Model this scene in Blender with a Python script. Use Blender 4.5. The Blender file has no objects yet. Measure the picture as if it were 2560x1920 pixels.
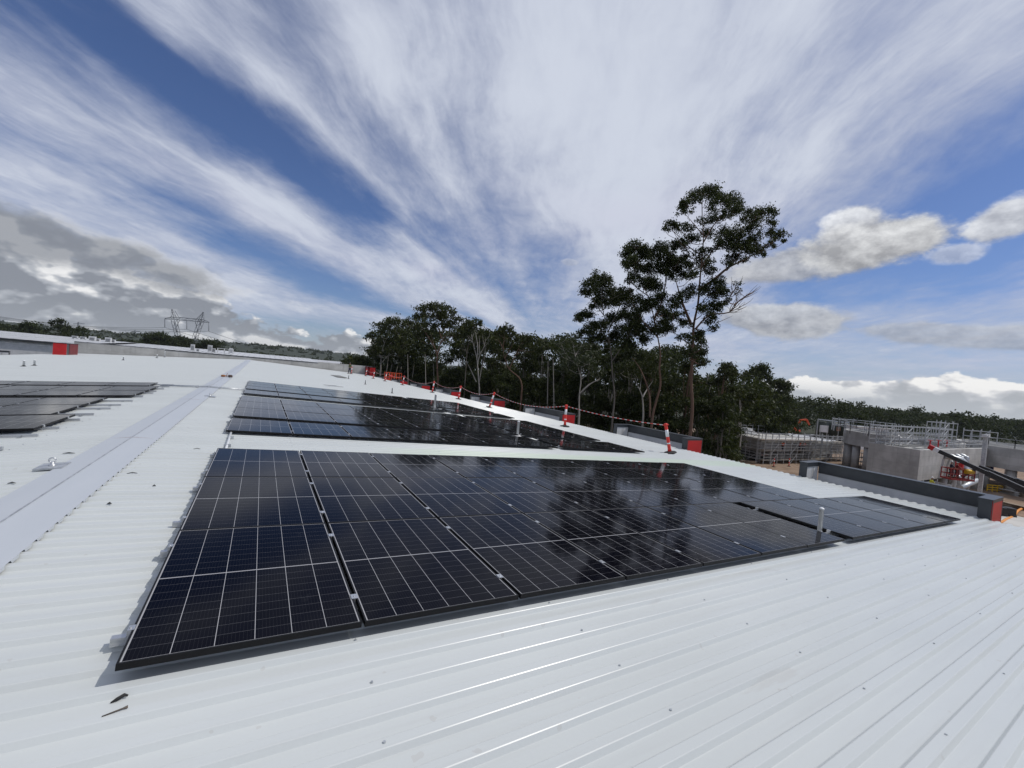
import bpy, math, random
from mathutils import Vector, Matrix
rnd = random.Random(7)
S = bpy.context.scene
COL = S.collection
PI = math.pi
R = math.radians
# ------------------------------------------------------------------ survey of the place (metres, z up, x along the roof ribs, y along the ridge)
CAM = Vector((0.50737754, -2.55875977, 1.69017609))
RGT = Vector((0.85259708, -0.51470823, 0.0902976))
DWN = Vector((0.06674087, -0.06412744, -0.99570745))
FWD = Vector((0.51828938, 0.8549638, -0.02032279))
FPX = 1035.79
PITCH = R(3.06); TP = math.tan(PITCH)
XR, RZ = -1.228, 0.0657            # ridge line
XE, XL = 16.6, -20.6               # right and left eaves
YN, YF = -16.0, 74.0               # near end and far wall
GZ = -9.5                          # ground level
KQ = 6.5e-5
def zr(x, y): return RZ - abs(x - XR) * TP + KQ * max(y, 0) ** 2
def at(px, py, depth):             # point seen at a pixel of the survey photo at a forward distance
    d = FWD + RGT * ((px - 1280) / FPX) + DWN * ((py - 960) / FPX)
    return CAM + d * depth
# ------------------------------------------------------------------ helpers
class MB:
    def __init__(s): s.v = []; s.f = []; s.m = []; s.mi = 0; s.sm = []
    def quad(s, a, b, c, d):
        n = len(s.v); s.v += [tuple(a), tuple(b), tuple(c), tuple(d)]; s.face((n, n+1, n+2, n+3))
    def face(s, idx, smooth=False): s.f.append(tuple(idx)); s.m.append(s.mi); s.sm.append(smooth)
    def box(s, x0, y0, z0, x1, y1, z1, M=None):
        n = len(s.v); P = [(x0,y0,z0),(x1,y0,z0),(x1,y1,z0),(x0,y1,z0),(x0,y0,z1),(x1,y0,z1),(x1,y1,z1),(x0,y1,z1)]
        if M is not None: P = [tuple(M @ Vector(p)) for p in P]
        s.v += P
        for q in ((3,2,1,0),(4,5,6,7),(0,1,5,4),(1,2,6,5),(2,3,7,6),(3,0,4,7)): s.face([n+i for i in q])
        return s
    def bar(s, a, b, w, h=None):
        a, b = Vector(a), Vector(b); h = h or w; d = (b - a)
        if d.length < 1e-6: return s
        d.normalize(); up = Vector((0,0,1)) if abs(d.z) < .95 else Vector((1,0,0))
        r = d.cross(up).normalized() * w/2; u = r.cross(d).normalized() * h/2
        n = len(s.v); s.v += [tuple(p) for p in (a-r-u, a+r-u, a+r+u, a-r+u, b-r-u, b+r-u, b+r+u, b-r+u)]
        for q in ((0,1,2,3),(7,6,5,4),(0,4,5,1),(1,5,6,2),(2,6,7,3),(3,7,4,0)): s.face([n+i for i in q])
        return s
    def tube(s, pts, rad, seg=8, cap=True, smooth=True):
        pts = [Vector(p) for p in pts]; k = len(pts)
        rad = rad if isinstance(rad, (list, tuple)) else [rad]*k
        n0 = len(s.v); ref = None
        for i, p in enumerate(pts):
            d = (pts[min(i+1,k-1)] - pts[max(i-1,0)])
            d = d.normalized() if d.length > 1e-9 else Vector((0,0,1))
            if ref is None:
                ref = Vector((1,0,0)) if abs(d.x) < .8 else Vector((0,1,0))
            a = (ref - d*ref.dot(d)).normalized(); ref = a; b = d.cross(a)
            for j in range(seg):
                t = 2*PI*j/seg; s.v.append(tuple(p + (a*math.cos(t) + b*math.sin(t))*rad[i]))
        for i in range(k-1):
            for j in range(seg):
                j2 = (j+1) % seg
                s.face((n0+i*seg+j, n0+i*seg+j2, n0+(i+1)*seg+j2, n0+(i+1)*seg+j), smooth)
        if cap and seg > 2:
            s.face([n0+j for j in range(seg)][::-1]); s.face([n0+(k-1)*seg+j for j in range(seg)])
        return s
    def lathe(s, c, prof, seg=16):          # prof: (radius, z) pairs round a vertical axis at c
        c = Vector(c); n0 = len(s.v); k = len(prof)
        for r_, z_ in prof:
            for j in range(seg):
                t = 2*PI*j/seg; s.v.append((c.x + r_*math.cos(t), c.y + r_*math.sin(t), c.z + z_))
        for i in range(k-1):
            for j in range(seg):
                j2 = (j+1) % seg; s.face((n0+i*seg+j, n0+i*seg+j2, n0+(i+1)*seg+j2, n0+(i+1)*seg+j), True)
        s.face([n0+j for j in range(seg)][::-1]); s.face([n0+(k-1)*seg+j for j in range(seg)])
        return s
    def prism(s, poly, z0, z1):             # poly: xy outline, counter-clockwise
        n = len(s.v); k = len(poly)
        s.v += [(x, y, z0) for x, y in poly] + [(x, y, z1) for x, y in poly]
        s.face(list(range(n, n+k))[::-1]); s.face(range(n+k, n+2*k))
        for i in range(k): j = (i+1) % k; s.face((n+i, n+j, n+k+j, n+k+i))
        return s
    def mesh(s, name, mats):
        me = bpy.data.meshes.new(name); me.from_pydata(s.v, [], s.f)
        for m in (mats if isinstance(mats, (list, tuple)) else [mats]): me.materials.append(m)
        if any(s.m): me.polygons.foreach_set('material_index', s.m)
        if any(s.sm): me.polygons.foreach_set('use_smooth', s.sm)
        me.update(); return me
    def obj(s, name, mats, parent=None, loc=None): return link(name, s.mesh(name, mats), parent, loc)
def _islands(m):
    par = list(range(len(m.v)))
    def find(a):
        while par[a] != a: par[a] = par[par[a]]; a = par[a]
        return a
    for f in m.f:
        r0 = find(f[0])
        for i in f[1:]: par[find(i)] = r0
    G = {}
    for k, f in enumerate(m.f): G.setdefault(find(f[0]), []).append(k)
    return list(G.values())
def _objs(m, name, mats, parent=None):      # every separate piece becomes an object of its own
    out = []
    for fs in _islands(m):
        q = MB(); mp = {}
        for k in fs:
            for i in m.f[k]:
                if i not in mp: mp[i] = len(q.v); q.v.append(m.v[i])
            q.mi = m.m[k]; q.face([mp[i] for i in m.f[k]], m.sm[k])
        out.append(q.obj(name, mats, parent))
    return out
MB.objs = _objs
def link(name, data, parent=None, loc=None):
    o = bpy.data.objects.new(name, data); COL.objects.link(o)
    if parent is not None: o.parent = parent
    if loc is not None: o.location = loc
    return o
def tag(o, label=None, cat=None, group=None, kind=None):
    if label: o['label'] = label
    if cat: o['category'] = cat
    if group: o['group'] = group
    if kind: o['kind'] = kind
    return o
def thing(name, loc, label, cat, group=None, rot=None):
    o = link(name, None, None, loc); o.empty_display_size = .3
    if rot is not None: o.rotation_euler = rot
    return tag(o, label, cat, group)
def dup(o, parent=None):
    c = o.copy(); COL.objects.link(c); c.parent = parent
    for ch in list(o.children): dup(ch, c)
    return c
ORD = 'first second third fourth fifth sixth seventh eighth ninth tenth eleventh twelfth thirteenth fourteenth'.split()
# ------------------------------------------------------------------ materials
class X:                                     # a socket with arithmetic
    nt = None
    def __init__(s, k): s.k = k
def _math(op, *a, clamp=False):
    n = X.nt.nodes.new('ShaderNodeMath'); n.operation = op; n.use_clamp = clamp
    for i, q in enumerate(a):
        if isinstance(q, X): X.nt.links.new(q.k, n.inputs[i])
        else: n.inputs[i].default_value = float(q)
    return X(n.outputs[0])
X.__add__ = lambda a, b: _math('ADD', a, b); X.__radd__ = X.__add__
X.__sub__ = lambda a, b: _math('SUBTRACT', a, b); X.__rsub__ = lambda a, b: _math('SUBTRACT', b, a)
X.__mul__ = lambda a, b: _math('MULTIPLY', a, b); X.__rmul__ = X.__mul__
X.__truediv__ = lambda a, b: _math('DIVIDE', a, b); X.__rtruediv__ = lambda a, b: _math('DIVIDE', b, a)
def mx(a, b): return _math('MAXIMUM', a, b)
def mn(a, b): return _math('MINIMUM', a, b)
def xabs(a): return _math('ABSOLUTE', a)
def xexp(a): return _math('EXPONENT', a)
def fract(a): return _math('FRACT', a)
def lt(a, b): return _math('LESS_THAN', a, b)
def gt(a, b): return _math('GREATER_THAN', a, b)
def sat(a): return _math('ADD', a, 0, clamp=True)
def sstep(e0, e1, v):
    n = X.nt.nodes.new('ShaderNodeMapRange'); n.interpolation_type = 'SMOOTHSTEP'
    for i, q in enumerate((v, e0, e1)):
        if isinstance(q, X): X.nt.links.new(q.k, n.inputs[i])
        else: n.inputs[i].default_value = q
    return X(n.outputs[0])
def vec(x, y, z):
    n = X.nt.nodes.new('ShaderNodeCombineXYZ')
    for i, q in enumerate((x, y, z)):
        if isinstance(q, X): X.nt.links.new(q.k, n.inputs[i])
        else: n.inputs[i].default_value = q
    return X(n.outputs[0])
def sep(v):
    n = X.nt.nodes.new('ShaderNodeSeparateXYZ'); X.nt.links.new(v.k, n.inputs[0]); return [X(o) for o in n.outputs]
def dot(v, c):
    n = X.nt.nodes.new('ShaderNodeVectorMath'); n.operation = 'DOT_PRODUCT'; X.nt.links.new(v.k, n.inputs[0]); n.inputs[1].default_value = c
    return X(n.outputs['Value'])
def noise(v, scale, detail=4, rough=.55, dist=0, ntype='FBM'):
    n = X.nt.nodes.new('ShaderNodeTexNoise'); n.noise_dimensions = '3D'
    if v is not None: X.nt.links.new(v.k, n.inputs['Vector'])
    n.inputs['Scale'].default_value = scale; n.inputs['Detail'].default_value = detail
    n.inputs['Roughness'].default_value = rough; n.inputs['Distortion'].default_value = dist
    return X(n.outputs['Fac'])
def mixc(f, a, b):
    n = X.nt.nodes.new('ShaderNodeMix'); n.data_type = 'RGBA'; n.clamp_factor = True
    for i, q in ((0, f), (6, a), (7, b)):
        if isinstance(q, X): X.nt.links.new(q.k, n.inputs[i])
        elif i == 0: n.inputs[0].default_value = q
        else: n.inputs[i].default_value = (*q, 1)
    return X(n.outputs[2])
def ramp(f, pts):
    n = X.nt.nodes.new('ShaderNodeValToRGB'); e = n.color_ramp.elements
    X.nt.links.new(f.k, n.inputs[0])
    while len(e) < len(pts): e.new(.5)
    for q, (p, c) in zip(e, pts): q.position = p; q.color = (c, c, c, 1) if not isinstance(c, tuple) else (*c, 1)
    return X(n.outputs[0])
def objco():
    n = X.nt.nodes.new('ShaderNodeTexCoord'); return X(n.outputs['Object'])
def objrand():
    n = X.nt.nodes.new('ShaderNodeObjectInfo'); return X(n.outputs['Random'])
def island():
    n = X.nt.nodes.new('ShaderNodeNewGeometry'); return X(n.outputs['Random Per Island'])
def posw():
    n = X.nt.nodes.new('ShaderNodeNewGeometry'); return X(n.outputs['Position'])
def bump(h, strength, dist):
    n = X.nt.nodes.new('ShaderNodeBump'); X.nt.links.new(h.k, n.inputs['Height'])
    n.inputs['Strength'].default_value = strength; n.inputs['Distance'].default_value = dist
    return n.outputs[0]
def mat(name, base, rough=.6, metal=0, fn=None, spec=.5):
    m = bpy.data.materials.new(name); m.use_nodes = True; X.nt = m.node_tree
    b = m.node_tree.nodes['Principled BSDF']; b.inputs['Base Color'].default_value = (*base, 1)
    b.inputs['Roughness'].default_value = rough; b.inputs['Metallic'].default_value = metal
    b.inputs['Specular IOR Level'].default_value = spec
    if fn:
        r = fn(b) or {}
        for k, q in r.items():
            X.nt.links.new(q.k if isinstance(q, X) else q, b.inputs[k])
    return m
def f_mottle(c0, c1, scale=3, detail=6, bs=0, bd=.01, rough=None):
    def fn(b):
        p = objco(); n = noise(p, scale, detail, .6)
        d = {'Base Color': mixc(sstep(.3, .7, n), c0, c1)}
        if bs: d['Normal'] = bump(noise(p, scale*12, 4), bs, bd)
        if rough: d['Roughness'] = n * (rough[1]-rough[0]) + rough[0]
        return d
    return fn
def f_roof(b):
    p = posw(); x, y, z = sep(p)
    n = noise(vec(x*.25, y*1.2, z), 1.1, 6, .6)
    sheet = noise(vec(x*.02, _math('FLOOR', y/.762), 0), 3.7, 0)      # each sheet a shade of its own
    fine = noise(p, 60, 3, .6)
    v = sat(sstep(.25, .75, n)*.5 + sheet*.35 + fine*.25 - .1)
    c = mixc(v, (.515, .54, .53), (.60, .625, .615))
    film = sstep(5.55, 5.75, y) * (1 - sstep(6.45, 6.7, y)) * sstep(3.2, 5.2, x + noise(p, 1.6, 3)*2) # film still on some sheets
    c = mixc(film*.55, c, (.52, .62, .48))
    streak = sstep(.5, .78, noise(vec(x*.35, y*9, 3.3), 1.9, 5, .6)); c = mixc(streak*.16, c, (.40,.395,.38))
    speck = gt(noise(p, 9, 2, .5), .735)
    scuff = sstep(.66, .72, noise(vec(x*.5, y*3, z), 2.3, 4, .6))
    c = mixc(speck*.3 + scuff*.22, c, (.42, .40, .37))
    return {'Base Color': c, 'Roughness': n*.10 + .25, 'Normal': bump(noise(vec(x*.6, y, z), 2.2, 3), .10, .02)}
M = {}
M['roof'] = mat('roof_steel', (.66,.67,.68), .4, 0, f_roof, .42)
M['cap'] = mat('ridge_steel', (.58,.61,.65), .38, 0, lambda b: {'Base Color': mixc(noise(vec(sep(posw())[0]*2, sep(posw())[1]*.3, 0), 2, 5), (.445,.475,.505), (.51,.535,.56)), 'Normal': bump(noise(posw(), 3, 2), .15, .01)})
M['alu'] = mat('aluminium', (.62,.63,.64), .35, .85, None)
M['galv'] = mat('galvanised_steel', (.5,.52,.54), .45, .6, f_mottle((.38,.40,.42), (.6,.62,.63), 8))
M['frame'] = mat('black_anodised', (.006,.006,.007), .5, 0, None, .25)
M['black'] = mat('black_plastic', (.012,.012,.013), .5, 0, f_mottle((.010,.010,.011), (.022,.022,.023), 9))
M['seal'] = mat('sealant', (.36,.30,.29), .6, 0, f_mottle((.42,.37,.36), (.30,.22,.2), 14))
def f_cells(b):
    W, L = 1.160, 1.785
    p = objco(); x, y, z = sep(p); r = objrand()
    X0, Y0 = .0165, .0165; cw = (W - 2*X0)/6; hl = (L - 2*Y0 - .014)/2; ch = hl/9
    u = (x - X0)/cw; fu = fract(u + 40.0); du = mn(fu, 1 - fu)*cw
    yy = y - Y0; upper = gt(yy, hl + .007); ym = yy - upper*(hl + .014)
    fv = fract(ym/ch + 40.0); dv = mn(fv, 1 - fv)*ch
    mid = lt(xabs(y - L/2), .0050)
    edge = 1 - gt(x, X0-.001)*lt(x, W-X0+.001)*gt(y, Y0-.001)*lt(y, L-Y0+.001)
    colm = lt(du, .0018); rowm = lt(dv, .0010)
    bus = lt(xabs(fract(u*10 + 40.5) - .5)*(cw/10), .00045)
    tint = mixc(r, (.0012,.0014,.0042), (.0022,.0019,.0030))
    cell = noise(vec(_math('FLOOR', u + 40.0), _math('FLOOR', yy/ch + 40.0), r*31), 7.3, 0)
    c = mixc(cell*.6, tint, (.0022,.0027,.0075))
    c = mixc(bus*.16, c, (.16,.16,.17))
    c = mixc(rowm*.30, c, (.34,.34,.36))
    line = mx(mx(colm, mid), edge)
    c = mixc(line*.95, c, (.38,.38,.39))
    smear = sstep(.60, .75, noise(vec(x*3, y*3, r*50), 1.4, 5, .65))
    dust = noise(vec(x, y, r*13), 5, 4)
    return {'Base Color': mixc(smear*.012 + dust*.002, c, (.5,.52,.55)), 'Roughness': smear*.06 + dust*.05 + .05,
            'Normal': bump(noise(vec(x*2, y*2, r*9), 1.3, 2), .008, .03)}
M['cells'] = mat('solar_glass', (.01,.01,.02), .08, 0, f_cells, .05)
# ------------------------------------------------------------------ camera
cd = bpy.data.cameras.new('camera'); cam = link('camera', cd)
cd.sensor_width = 36; cd.sensor_fit = 'HORIZONTAL'; cd.lens = 36*FPX/2560; cd.clip_start = .05; cd.clip_end = 20000
mw = Matrix.Identity(4)
for i in range(3): mw[i][0] = RGT[i]; mw[i][1] = -DWN[i]; mw[i][2] = -FWD[i]; mw[i][3] = CAM[i]
cam.matrix_world = mw; S.camera = cam
# ------------------------------------------------------------------ light
SUN = Vector((.70, -.30, 1.0)).normalized()
sd = bpy.data.lights.new('sun', 'SUN'); sd.energy = 2.4; sd.angle = R(.6); sd.color = (1, .955, .89)
so = link('sun', sd, None, (0, 0, 60)); so.rotation_mode = 'QUATERNION'; so.rotation_quaternion = SUN.to_track_quat('Z', 'Y')
S.view_settings.view_transform = 'Standard'; S.view_settings.look = 'None'; S.view_settings.exposure = 0; S.view_settings.gamma = 1
S.cycles.use_denoising = True
try: S.cycles.denoiser = 'OPENIMAGEDENOISE'
except Exception: pass
S.cycles.max_bounces = 6; S.cycles.diffuse_bounces = 3; S.cycles.glossy_bounces = 3; S.cycles.transparent_max_bounces = 4
S.cycles.caustics_reflective = False; S.cycles.caustics_refractive = False
# ------------------------------------------------------------------ sky
def build_world():
    w = bpy.data.worlds.new('World'); S.world = w; w.use_nodes = True; nt = w.node_tree; X.nt = nt
    bg = nt.nodes['Background']
    tc = nt.nodes.new('ShaderNodeTexCoord'); d = X(tc.outputs['Generated'])
    sky = nt.nodes.new('ShaderNodeTexSky'); sky.sky_type = 'NISHITA'; sky.sun_disc = False
    sky.sun_elevation = math.asin(SUN.z); sky.sun_rotation = math.atan2(SUN.x, SUN.y); sky.air_density = 1.0; sky.dust_density = .4; sky.ozone_density = 3
    dx, dy, dz = sep(d)
    b = mx(dz, 0)
    VP = (at(1400, 900, 1) - CAM).normalized()            # where the cirrus streets run to
    Rt = Vector((VP.y, -VP.x, 0)).normalized(); UPv = Rt.cross(VP)
    a = dot(d, Rt); c = dot(d, VP); bu = dot(d, UPv)
    den = mx(bu, 0) + .16
    s = a/den; t = c/den
    warp = noise(vec(s*.5, t*.3, 1.7), 1.6, 3) - .5
    w2 = noise(vec(s*1.4, t*1.0, 5.1), 1.3, 4) - .5
    w3 = noise(vec(s*4, t*2.6, 8.1), 1.3, 4, .6) - .5
    s2 = s + warp*.45 + w2*.25
    amp = mx(bu, 0) + .04
    q = _math('ARCTAN2', a + (warp*.05 + w2*.09 + w3*.05)*amp, bu)/PI + .5   # 0 left horizon, .5 overhead, 1 right horizon
    th = _math('ARCCOSINE', c)*(180/PI) + w2*9 + w3*5
    PH = [8,11,14,17,20,23,26,29,32,35,38,41,44,48,53,58,65,75,88,110,120,130,140,147,153,158,163,168,173,181]
    ROWS = [(4, [.62]*30),
            (12, [.6,.6,.7,.7,.8,.75,.3,.6,.85,.8,.8,.7,.7,.6,.4,.5,.55,.42,.55,.75,.85,.85,.8,.75,.7,.6,.7,.6,.7,.6]),
            (21.4, [.5,.6,.8,.3,.6,.85,.75,.8,.8,.7,.75,.5,.6,.4,.5,.6,.55,.7,.85,.95,.92,.9,.8,.7,.65,.6,.7,.6,.7,.6]),
            (31.6, [.3,.7,.6,.15,.25,.6,.75,.7,.4,.25,.15,.3,.65,.6,.5,.75,.65,.75,.9,.9,.8,.75,.7,.65,.6,.4,.2,.4,.6,.6]),
            (40, [.45,.75,.75,.6,.12,.5,.9,.95,.7,.2,.1,.2,.65,.6,.65,.95,.75,.7,.85,.85,.75,.7,.72,.7,.5,.15,.1,.2,.55,.6]),
            (46.7, [.5,.7,.7,.75,.45,.4,.65,.6,.35,.12,.12,.5,.75,.6,.6,.7,.7,.7,.8,.82,.72,.68,.75,.68,.4,.15,.12,.4,.65,.6]),
            (53.5, [.5,.6,.6,.75,.7,.5,.7,.55,.35,.15,.25,.7,.75,.62,.62,.7,.7,.7,.8,.8,.72,.7,.75,.75,.6,.2,.2,.5,.65,.6])]
    prof = None
    for (t1, vals) in ROWS:
        rv = ramp(q, [((p - 5.2)/180, v) for p, v in zip(PH, vals)])
        if prof is None: prof = rv
        else:
            k = sstep(t0, t1, th); prof = prof + (rv - prof)*k
        t0 = t1
    n1 = noise(vec(s2*.9, t*.42, .3), 1.5, 7, .58)
    n2 = noise(vec(s2*3.0, t*.62, 2.3), 1.6, 7, .62)
    n3 = noise(vec(s2*5, t*2.8, 4.3), 1.6, 6, .66)
    n4 = noise(vec(s2*1.5, t*1.2, 6.6), 1.5, 7, .62)
    n5 = noise(vec(s2*14, t*3.4, 7.7), 1.6, 5, .65)
    far = sstep(.02, .30, bu)
    dens = prof + (n1 - .5)*.40 + (n2 - .5)*(far*.34 + .16) + (n3 - .5)*.36 + (n4 - .5)*.46 + (n5 - .5)*.17
    def frame(px, py, radial=True, rot=0):
        D = (at(px, py, 1) - CAM).normalized()
        if radial: r_ = (VP - D*VP.dot(D)).normalized()
        else:
            r_ = RGT*math.cos(rot) + DWN*math.sin(rot); r_ = (r_ - D*r_.dot(D)).normalized()
        t_ = D.cross(r_).normalized(); k = FPX*(at(px, py, 1) - CAM).length/ (at(px, py, 1) - CAM).length**2
        return D, r_, t_, k*(at(px, py, 1) - CAM).length
    def blob(px, py, ln, wd, amp, radial=True, rot=0):
        D, r_, t_, k = frame(px, py, radial, rot)
        u = dot(d, r_*(k/ln)); v = dot(d, t_*(k/wd))
        return xexp((u*u + v*v)*-1)*amp, u, v
    alpha = sstep(.20, .88, dens)
    thick = sstep(.50, 1.10, dens + (n2 - .5)*.35 + (n5 - .5)*.15)
    blue = nt.nodes.new('ShaderNodeMix'); blue.data_type = 'RGBA'; blue.blend_type = 'MULTIPLY'; blue.inputs[0].default_value = 1
    nt.links.new(sky.outputs[0], blue.inputs[6]); blue.inputs[7].default_value = (.058, .064, .084, 1)
    col = X(blue.outputs[2])
    cir = mixc(thick, (.47,.51,.63), (.63,.675,.775))
    lil = noise(vec(s*.8, t*.6, 9), 1.1, 2)
    cir = mixc(sstep(.5,.75,lil)*.45, cir, (.58,.58,.71))
    col = mixc(alpha*.97, col, cir)
    hz = xexp(b*-24)
    col = mixc(hz*.75, col, (.47,.53,.60))
    def vadd(v, o):
        n = nt.nodes.new('ShaderNodeVectorMath'); n.operation = 'ADD'; nt.links.new(v.k, n.inputs[0]); n.inputs[1].default_value = o; return X(n.outputs[0])
    sv = vec(dx, dy, dz*1.7)
    sunup = (.012, -.006, .030)
    n0 = noise(sv, 9.0, 8, .56); na_ = noise(sv, 9.0, 4, .52); nu = noise(vadd(sv, sunup), 9.0, 4, .52)
    big = noise(sv, 3.2, 3, .5)
    fine = noise(sv, 30, 4, .6)
    az = _math('ARCTAN2', dx, dy)*(180/PI)
    hL = ramp((az + 24)/56, [(0,.98),(.10,.96),(.20,.86),(.29,.66),(.36,.60),(.43,.42),(.50,.36),(.58,.40),(.64,.38),(.70,.16),(.76,.0),(1,0)])*.150
    top = hL + (n0 - .5)*.16 + (big - .5)*.07 + (fine - .5)*.018
    mL = sstep(.0, .009, top - dz)*gt(hL, .004)
    hR = ramp((az - 45)/50, [(0,0),(.16,.0),(.24,.30),(.30,.12),(.36,.42),(.46,.62),(.55,.66),(.66,.80),(.74,.62),(.84,.78),(1,.8)])*.080
    topR = hR + (n0 - .5)*.11 + (big - .5)*.03 + (fine - .5)*.02
    mR = sstep(0, .007, topR - dz)*gt(hR, .002)
    relief = sat((na_ - nu)*6.5 + (n0 - .5)*.5 + (fine - .5)*.35 + .42)
    def shade(depth, scale, base=(.26,.28,.32), mid=(.43,.455,.50), hi=(.90,.90,.90)):
        g = sat(relief*1.2 - depth/scale*.7)
        return mixc(sstep(.42, .95, g), mixc(sstep(0,.5,g), base, mid), hi)
    cL = shade(top - dz, .20)
    dk = blob(150, 610, 330, 55, 1, False, R(14))[0]
    dk2 = sstep(.40, .75, dk*.9 + (n0 - .5)*1.1)
    cL = mixc(dk2*.8, cL, (.235,.255,.295))
    mL = mx(mL, dk2)
    cL = mixc(sstep(.085, .0, dz)*.5, cL, (.37,.40,.44))
    col = mixc(mL*.96, col, cL)
    cR = mixc(sstep(.050, .0, dz)*.8, shade(topR - dz, .10, (.42,.44,.47), (.58,.59,.62), (.95,.94,.92)), (.47,.505,.54))
    col = mixc(mR*.94, col, cR)
    nf = noise(vadd(sv, (3,1,2)), 13, 8, .62); nfu = noise(vadd(sv, (3.015,.99,2.03)), 13, 6, .62)
    rel = sat((nf - nfu)*3.2 + .5)
    for px, py, ln, wd, rot, g0, op in ((2030,655,165,40,-.14,.48,.8),(2170,612,125,54,-.16,.56,.92),(2245,597,70,40,-.1,.64,.92),(2130,560,55,38,-.2,.70,.85),(1960,800,140,42,.05,.50,.8),(2520,545,58,34,-.35,.66,.85),(2440,840,200,24,.05,.46,.55),(1425,655,22,9,.1,.7,.28),(2385,635,44,20,-.1,.8,.5)):
        e, u, v = blob(px, py, ln, wd, 1, False, rot)
        m = sstep(.36, .66, e + (nf - .5)*.95)
        lum = sat(v*-.30 + .10 + rel*.75)
        col = mixc(m*op, col, mixc(lum, (g0*.58, g0*.59, g0*.625), (g0*1.34, g0*1.36, g0*1.38)))
    col = mixc(sstep(.0, -.03, dz), col, (.10,.10,.09))
    nt.links.new(col.k, bg.inputs['Color']); bg.inputs['Strength'].default_value = 1
    w.cycles.sampling_method = 'MANUAL'; w.cycles.sample_map_resolution = 512
build_world()
# ------------------------------------------------------------------ the roof we stand on
RIB, RPH = .1952, .033          # rib pitch and phase
def rib_profile():               # (y, n) points of the sheet profile, from YN to YF
    out = []; k0 = int((YN - RPH)/RIB); k1 = int((YF - RPH)/RIB)
    for k in range(k0, k1+1):
        c = RPH + k*RIB
        for dy, n in ((-.051,0),(-.047,.0012),(-.0292,.0255),(-.0246,.0285),(.0246,.0285),(.0292,.0255),(.047,.0012),(.051,0)):
            if YN <= c+dy <= YF: out.append((c+dy, n))
    return out
PROF = rib_profile()
def rib_n(y):
    f = abs(((y - RPH)/RIB + .5) % 1 - .5)*RIB
    return 0 if f > .051 else (.0285 if f < .0246 else .0285*(.051 - f)/.0264)
wh = thing('warehouse', (0, 0, GZ), 'white ribbed steel roof of the warehouse the solar arrays stand on', 'building')
def sheet(name, xa, xb, parent):
    m = MB(); xs = [xa + (xb-xa)*i/6 for i in range(7)]
    for y, n in PROF:
        for x in xs: m.v.append((x, y, zr(x, y) + n - GZ))
    k = len(xs)
    for i in range(len(PROF)-1):
        for j in range(k-1):
            q = (i*k+j, i*k+j+1, (i+1)*k+j+1, (i+1)*k+j)
            m.face(q if xb > xa else q[::-1])
    return m.obj(name, M['roof'], parent)
sheet('roof_sheeting', XR + .02, XE, wh); sheet('roof_sheeting', XR - .02, XL, wh)
m = MB()
for sd_, half in ((1, .335), (-1, .29)):          # ridge capping with its notched, turned-down edge
    xe = XR + sd_*half
    ys = sorted({round(YN + i*2.0, 3) for i in range(int((YF-YN)/2)+1)} | {YF - .05})
    for y0, y1 in zip(ys[:-1], ys[1:]):
        P = [(XR + sd_*.006, y0, zr(XR, y0)+.05-GZ), (xe, y0, zr(xe, y0)+.042-GZ), (xe, y1, zr(xe, y1)+.042-GZ), (XR + sd_*.006, y1, zr(XR, y1)+.05-GZ)]
        m.quad(*(P if sd_ > 0 else P[::-1]))
    k = int((YN - RPH)/RIB)
    while RPH + (k+1)*RIB < YF:
        c0 = RPH + k*RIB + .046; c1 = RPH + (k+1)*RIB - .046; z = zr(xe, c0) - GZ
        P = [(xe, c0 - .014, z+.042), (xe + sd_*.002, c0+.006, z+.017), (xe + sd_*.002, c1-.006, z+.017), (xe, c1 + .014, z+.042)]
        m.quad(*(P[::-1] if sd_ > 0 else P)); k += 1
m.obj('ridge_capping', M['cap'], wh)
for sd_, half in ((1, .335), (-1, .29)):
    m = MB(); xe = XR + sd_*(half-.035); y = YN
    while y < YF-.1: y2 = min(y+3, YF-.05); z = zr(xe,y)-GZ; z2 = zr(xe,y2)-GZ; m.quad((xe,y,z-.005),(xe,y2,z2-.005),(xe,y2,z2+.033),(xe,y,z+.033)); y = y2
    m.obj('gap_shade', M['black'], wh)  # black strip added behind the notched edge, standing for shade in its gaps
m = MB()
y = YN
while y < YF - 3: m.bar((XR, y, zr(XR, y)+.050-GZ), (XR, y+3, zr(XR, y+3)+.050-GZ), .012, .012); y += 3
m.obj('capping_seam', M['galv'], wh)
m = MB()
for y in (.35, 6.42, 12.95, 19.4, 26, 32.5, 39, 45.5, 52, 58.5, 65):
    for sd_, half in ((1, .335), (-1, .29)):
        m.bar((XR, y, zr(XR, y)+.052-GZ), (XR + sd_*half, y, zr(XR+sd_*half, y)+.037-GZ), .012, .007)
m.objs('lap_joint', M['seal'], wh)
m = MB()                                   # walls below the roof, gutter and eave flashing
m.box(XL+.15, YN+.1, 0, XE-.1, YF-.2, -1.75-GZ)
m.obj('wall', mat('tilt_panel', (.42,.42,.41), .8, 0, f_mottle((.36,.36,.35), (.47,.47,.46), .6)), wh)
for xe, sd_ in ((XE, 1), (XL, -1)):
    m = MB(); y = YN
    while y < YF - .1:
        y2 = min(y + 4, YF - .05); z = zr(xe, y) - .10 - GZ; z2 = zr(xe, y2) - .10 - GZ; k = len(m.v)
        m.quad((xe - sd_*.03, y, z), (xe + sd_*.14, y, z), (xe + sd_*.14, y2, z2), (xe - sd_*.03, y2, z2))
        m.v += [(xe + sd_*.14, y, z+.06), (xe + sd_*.14, y2, z2+.06)]; m.face((k+1, k+4, k+5, k+2)); y = y2
    m.obj('gutter', M['galv'], wh)
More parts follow.
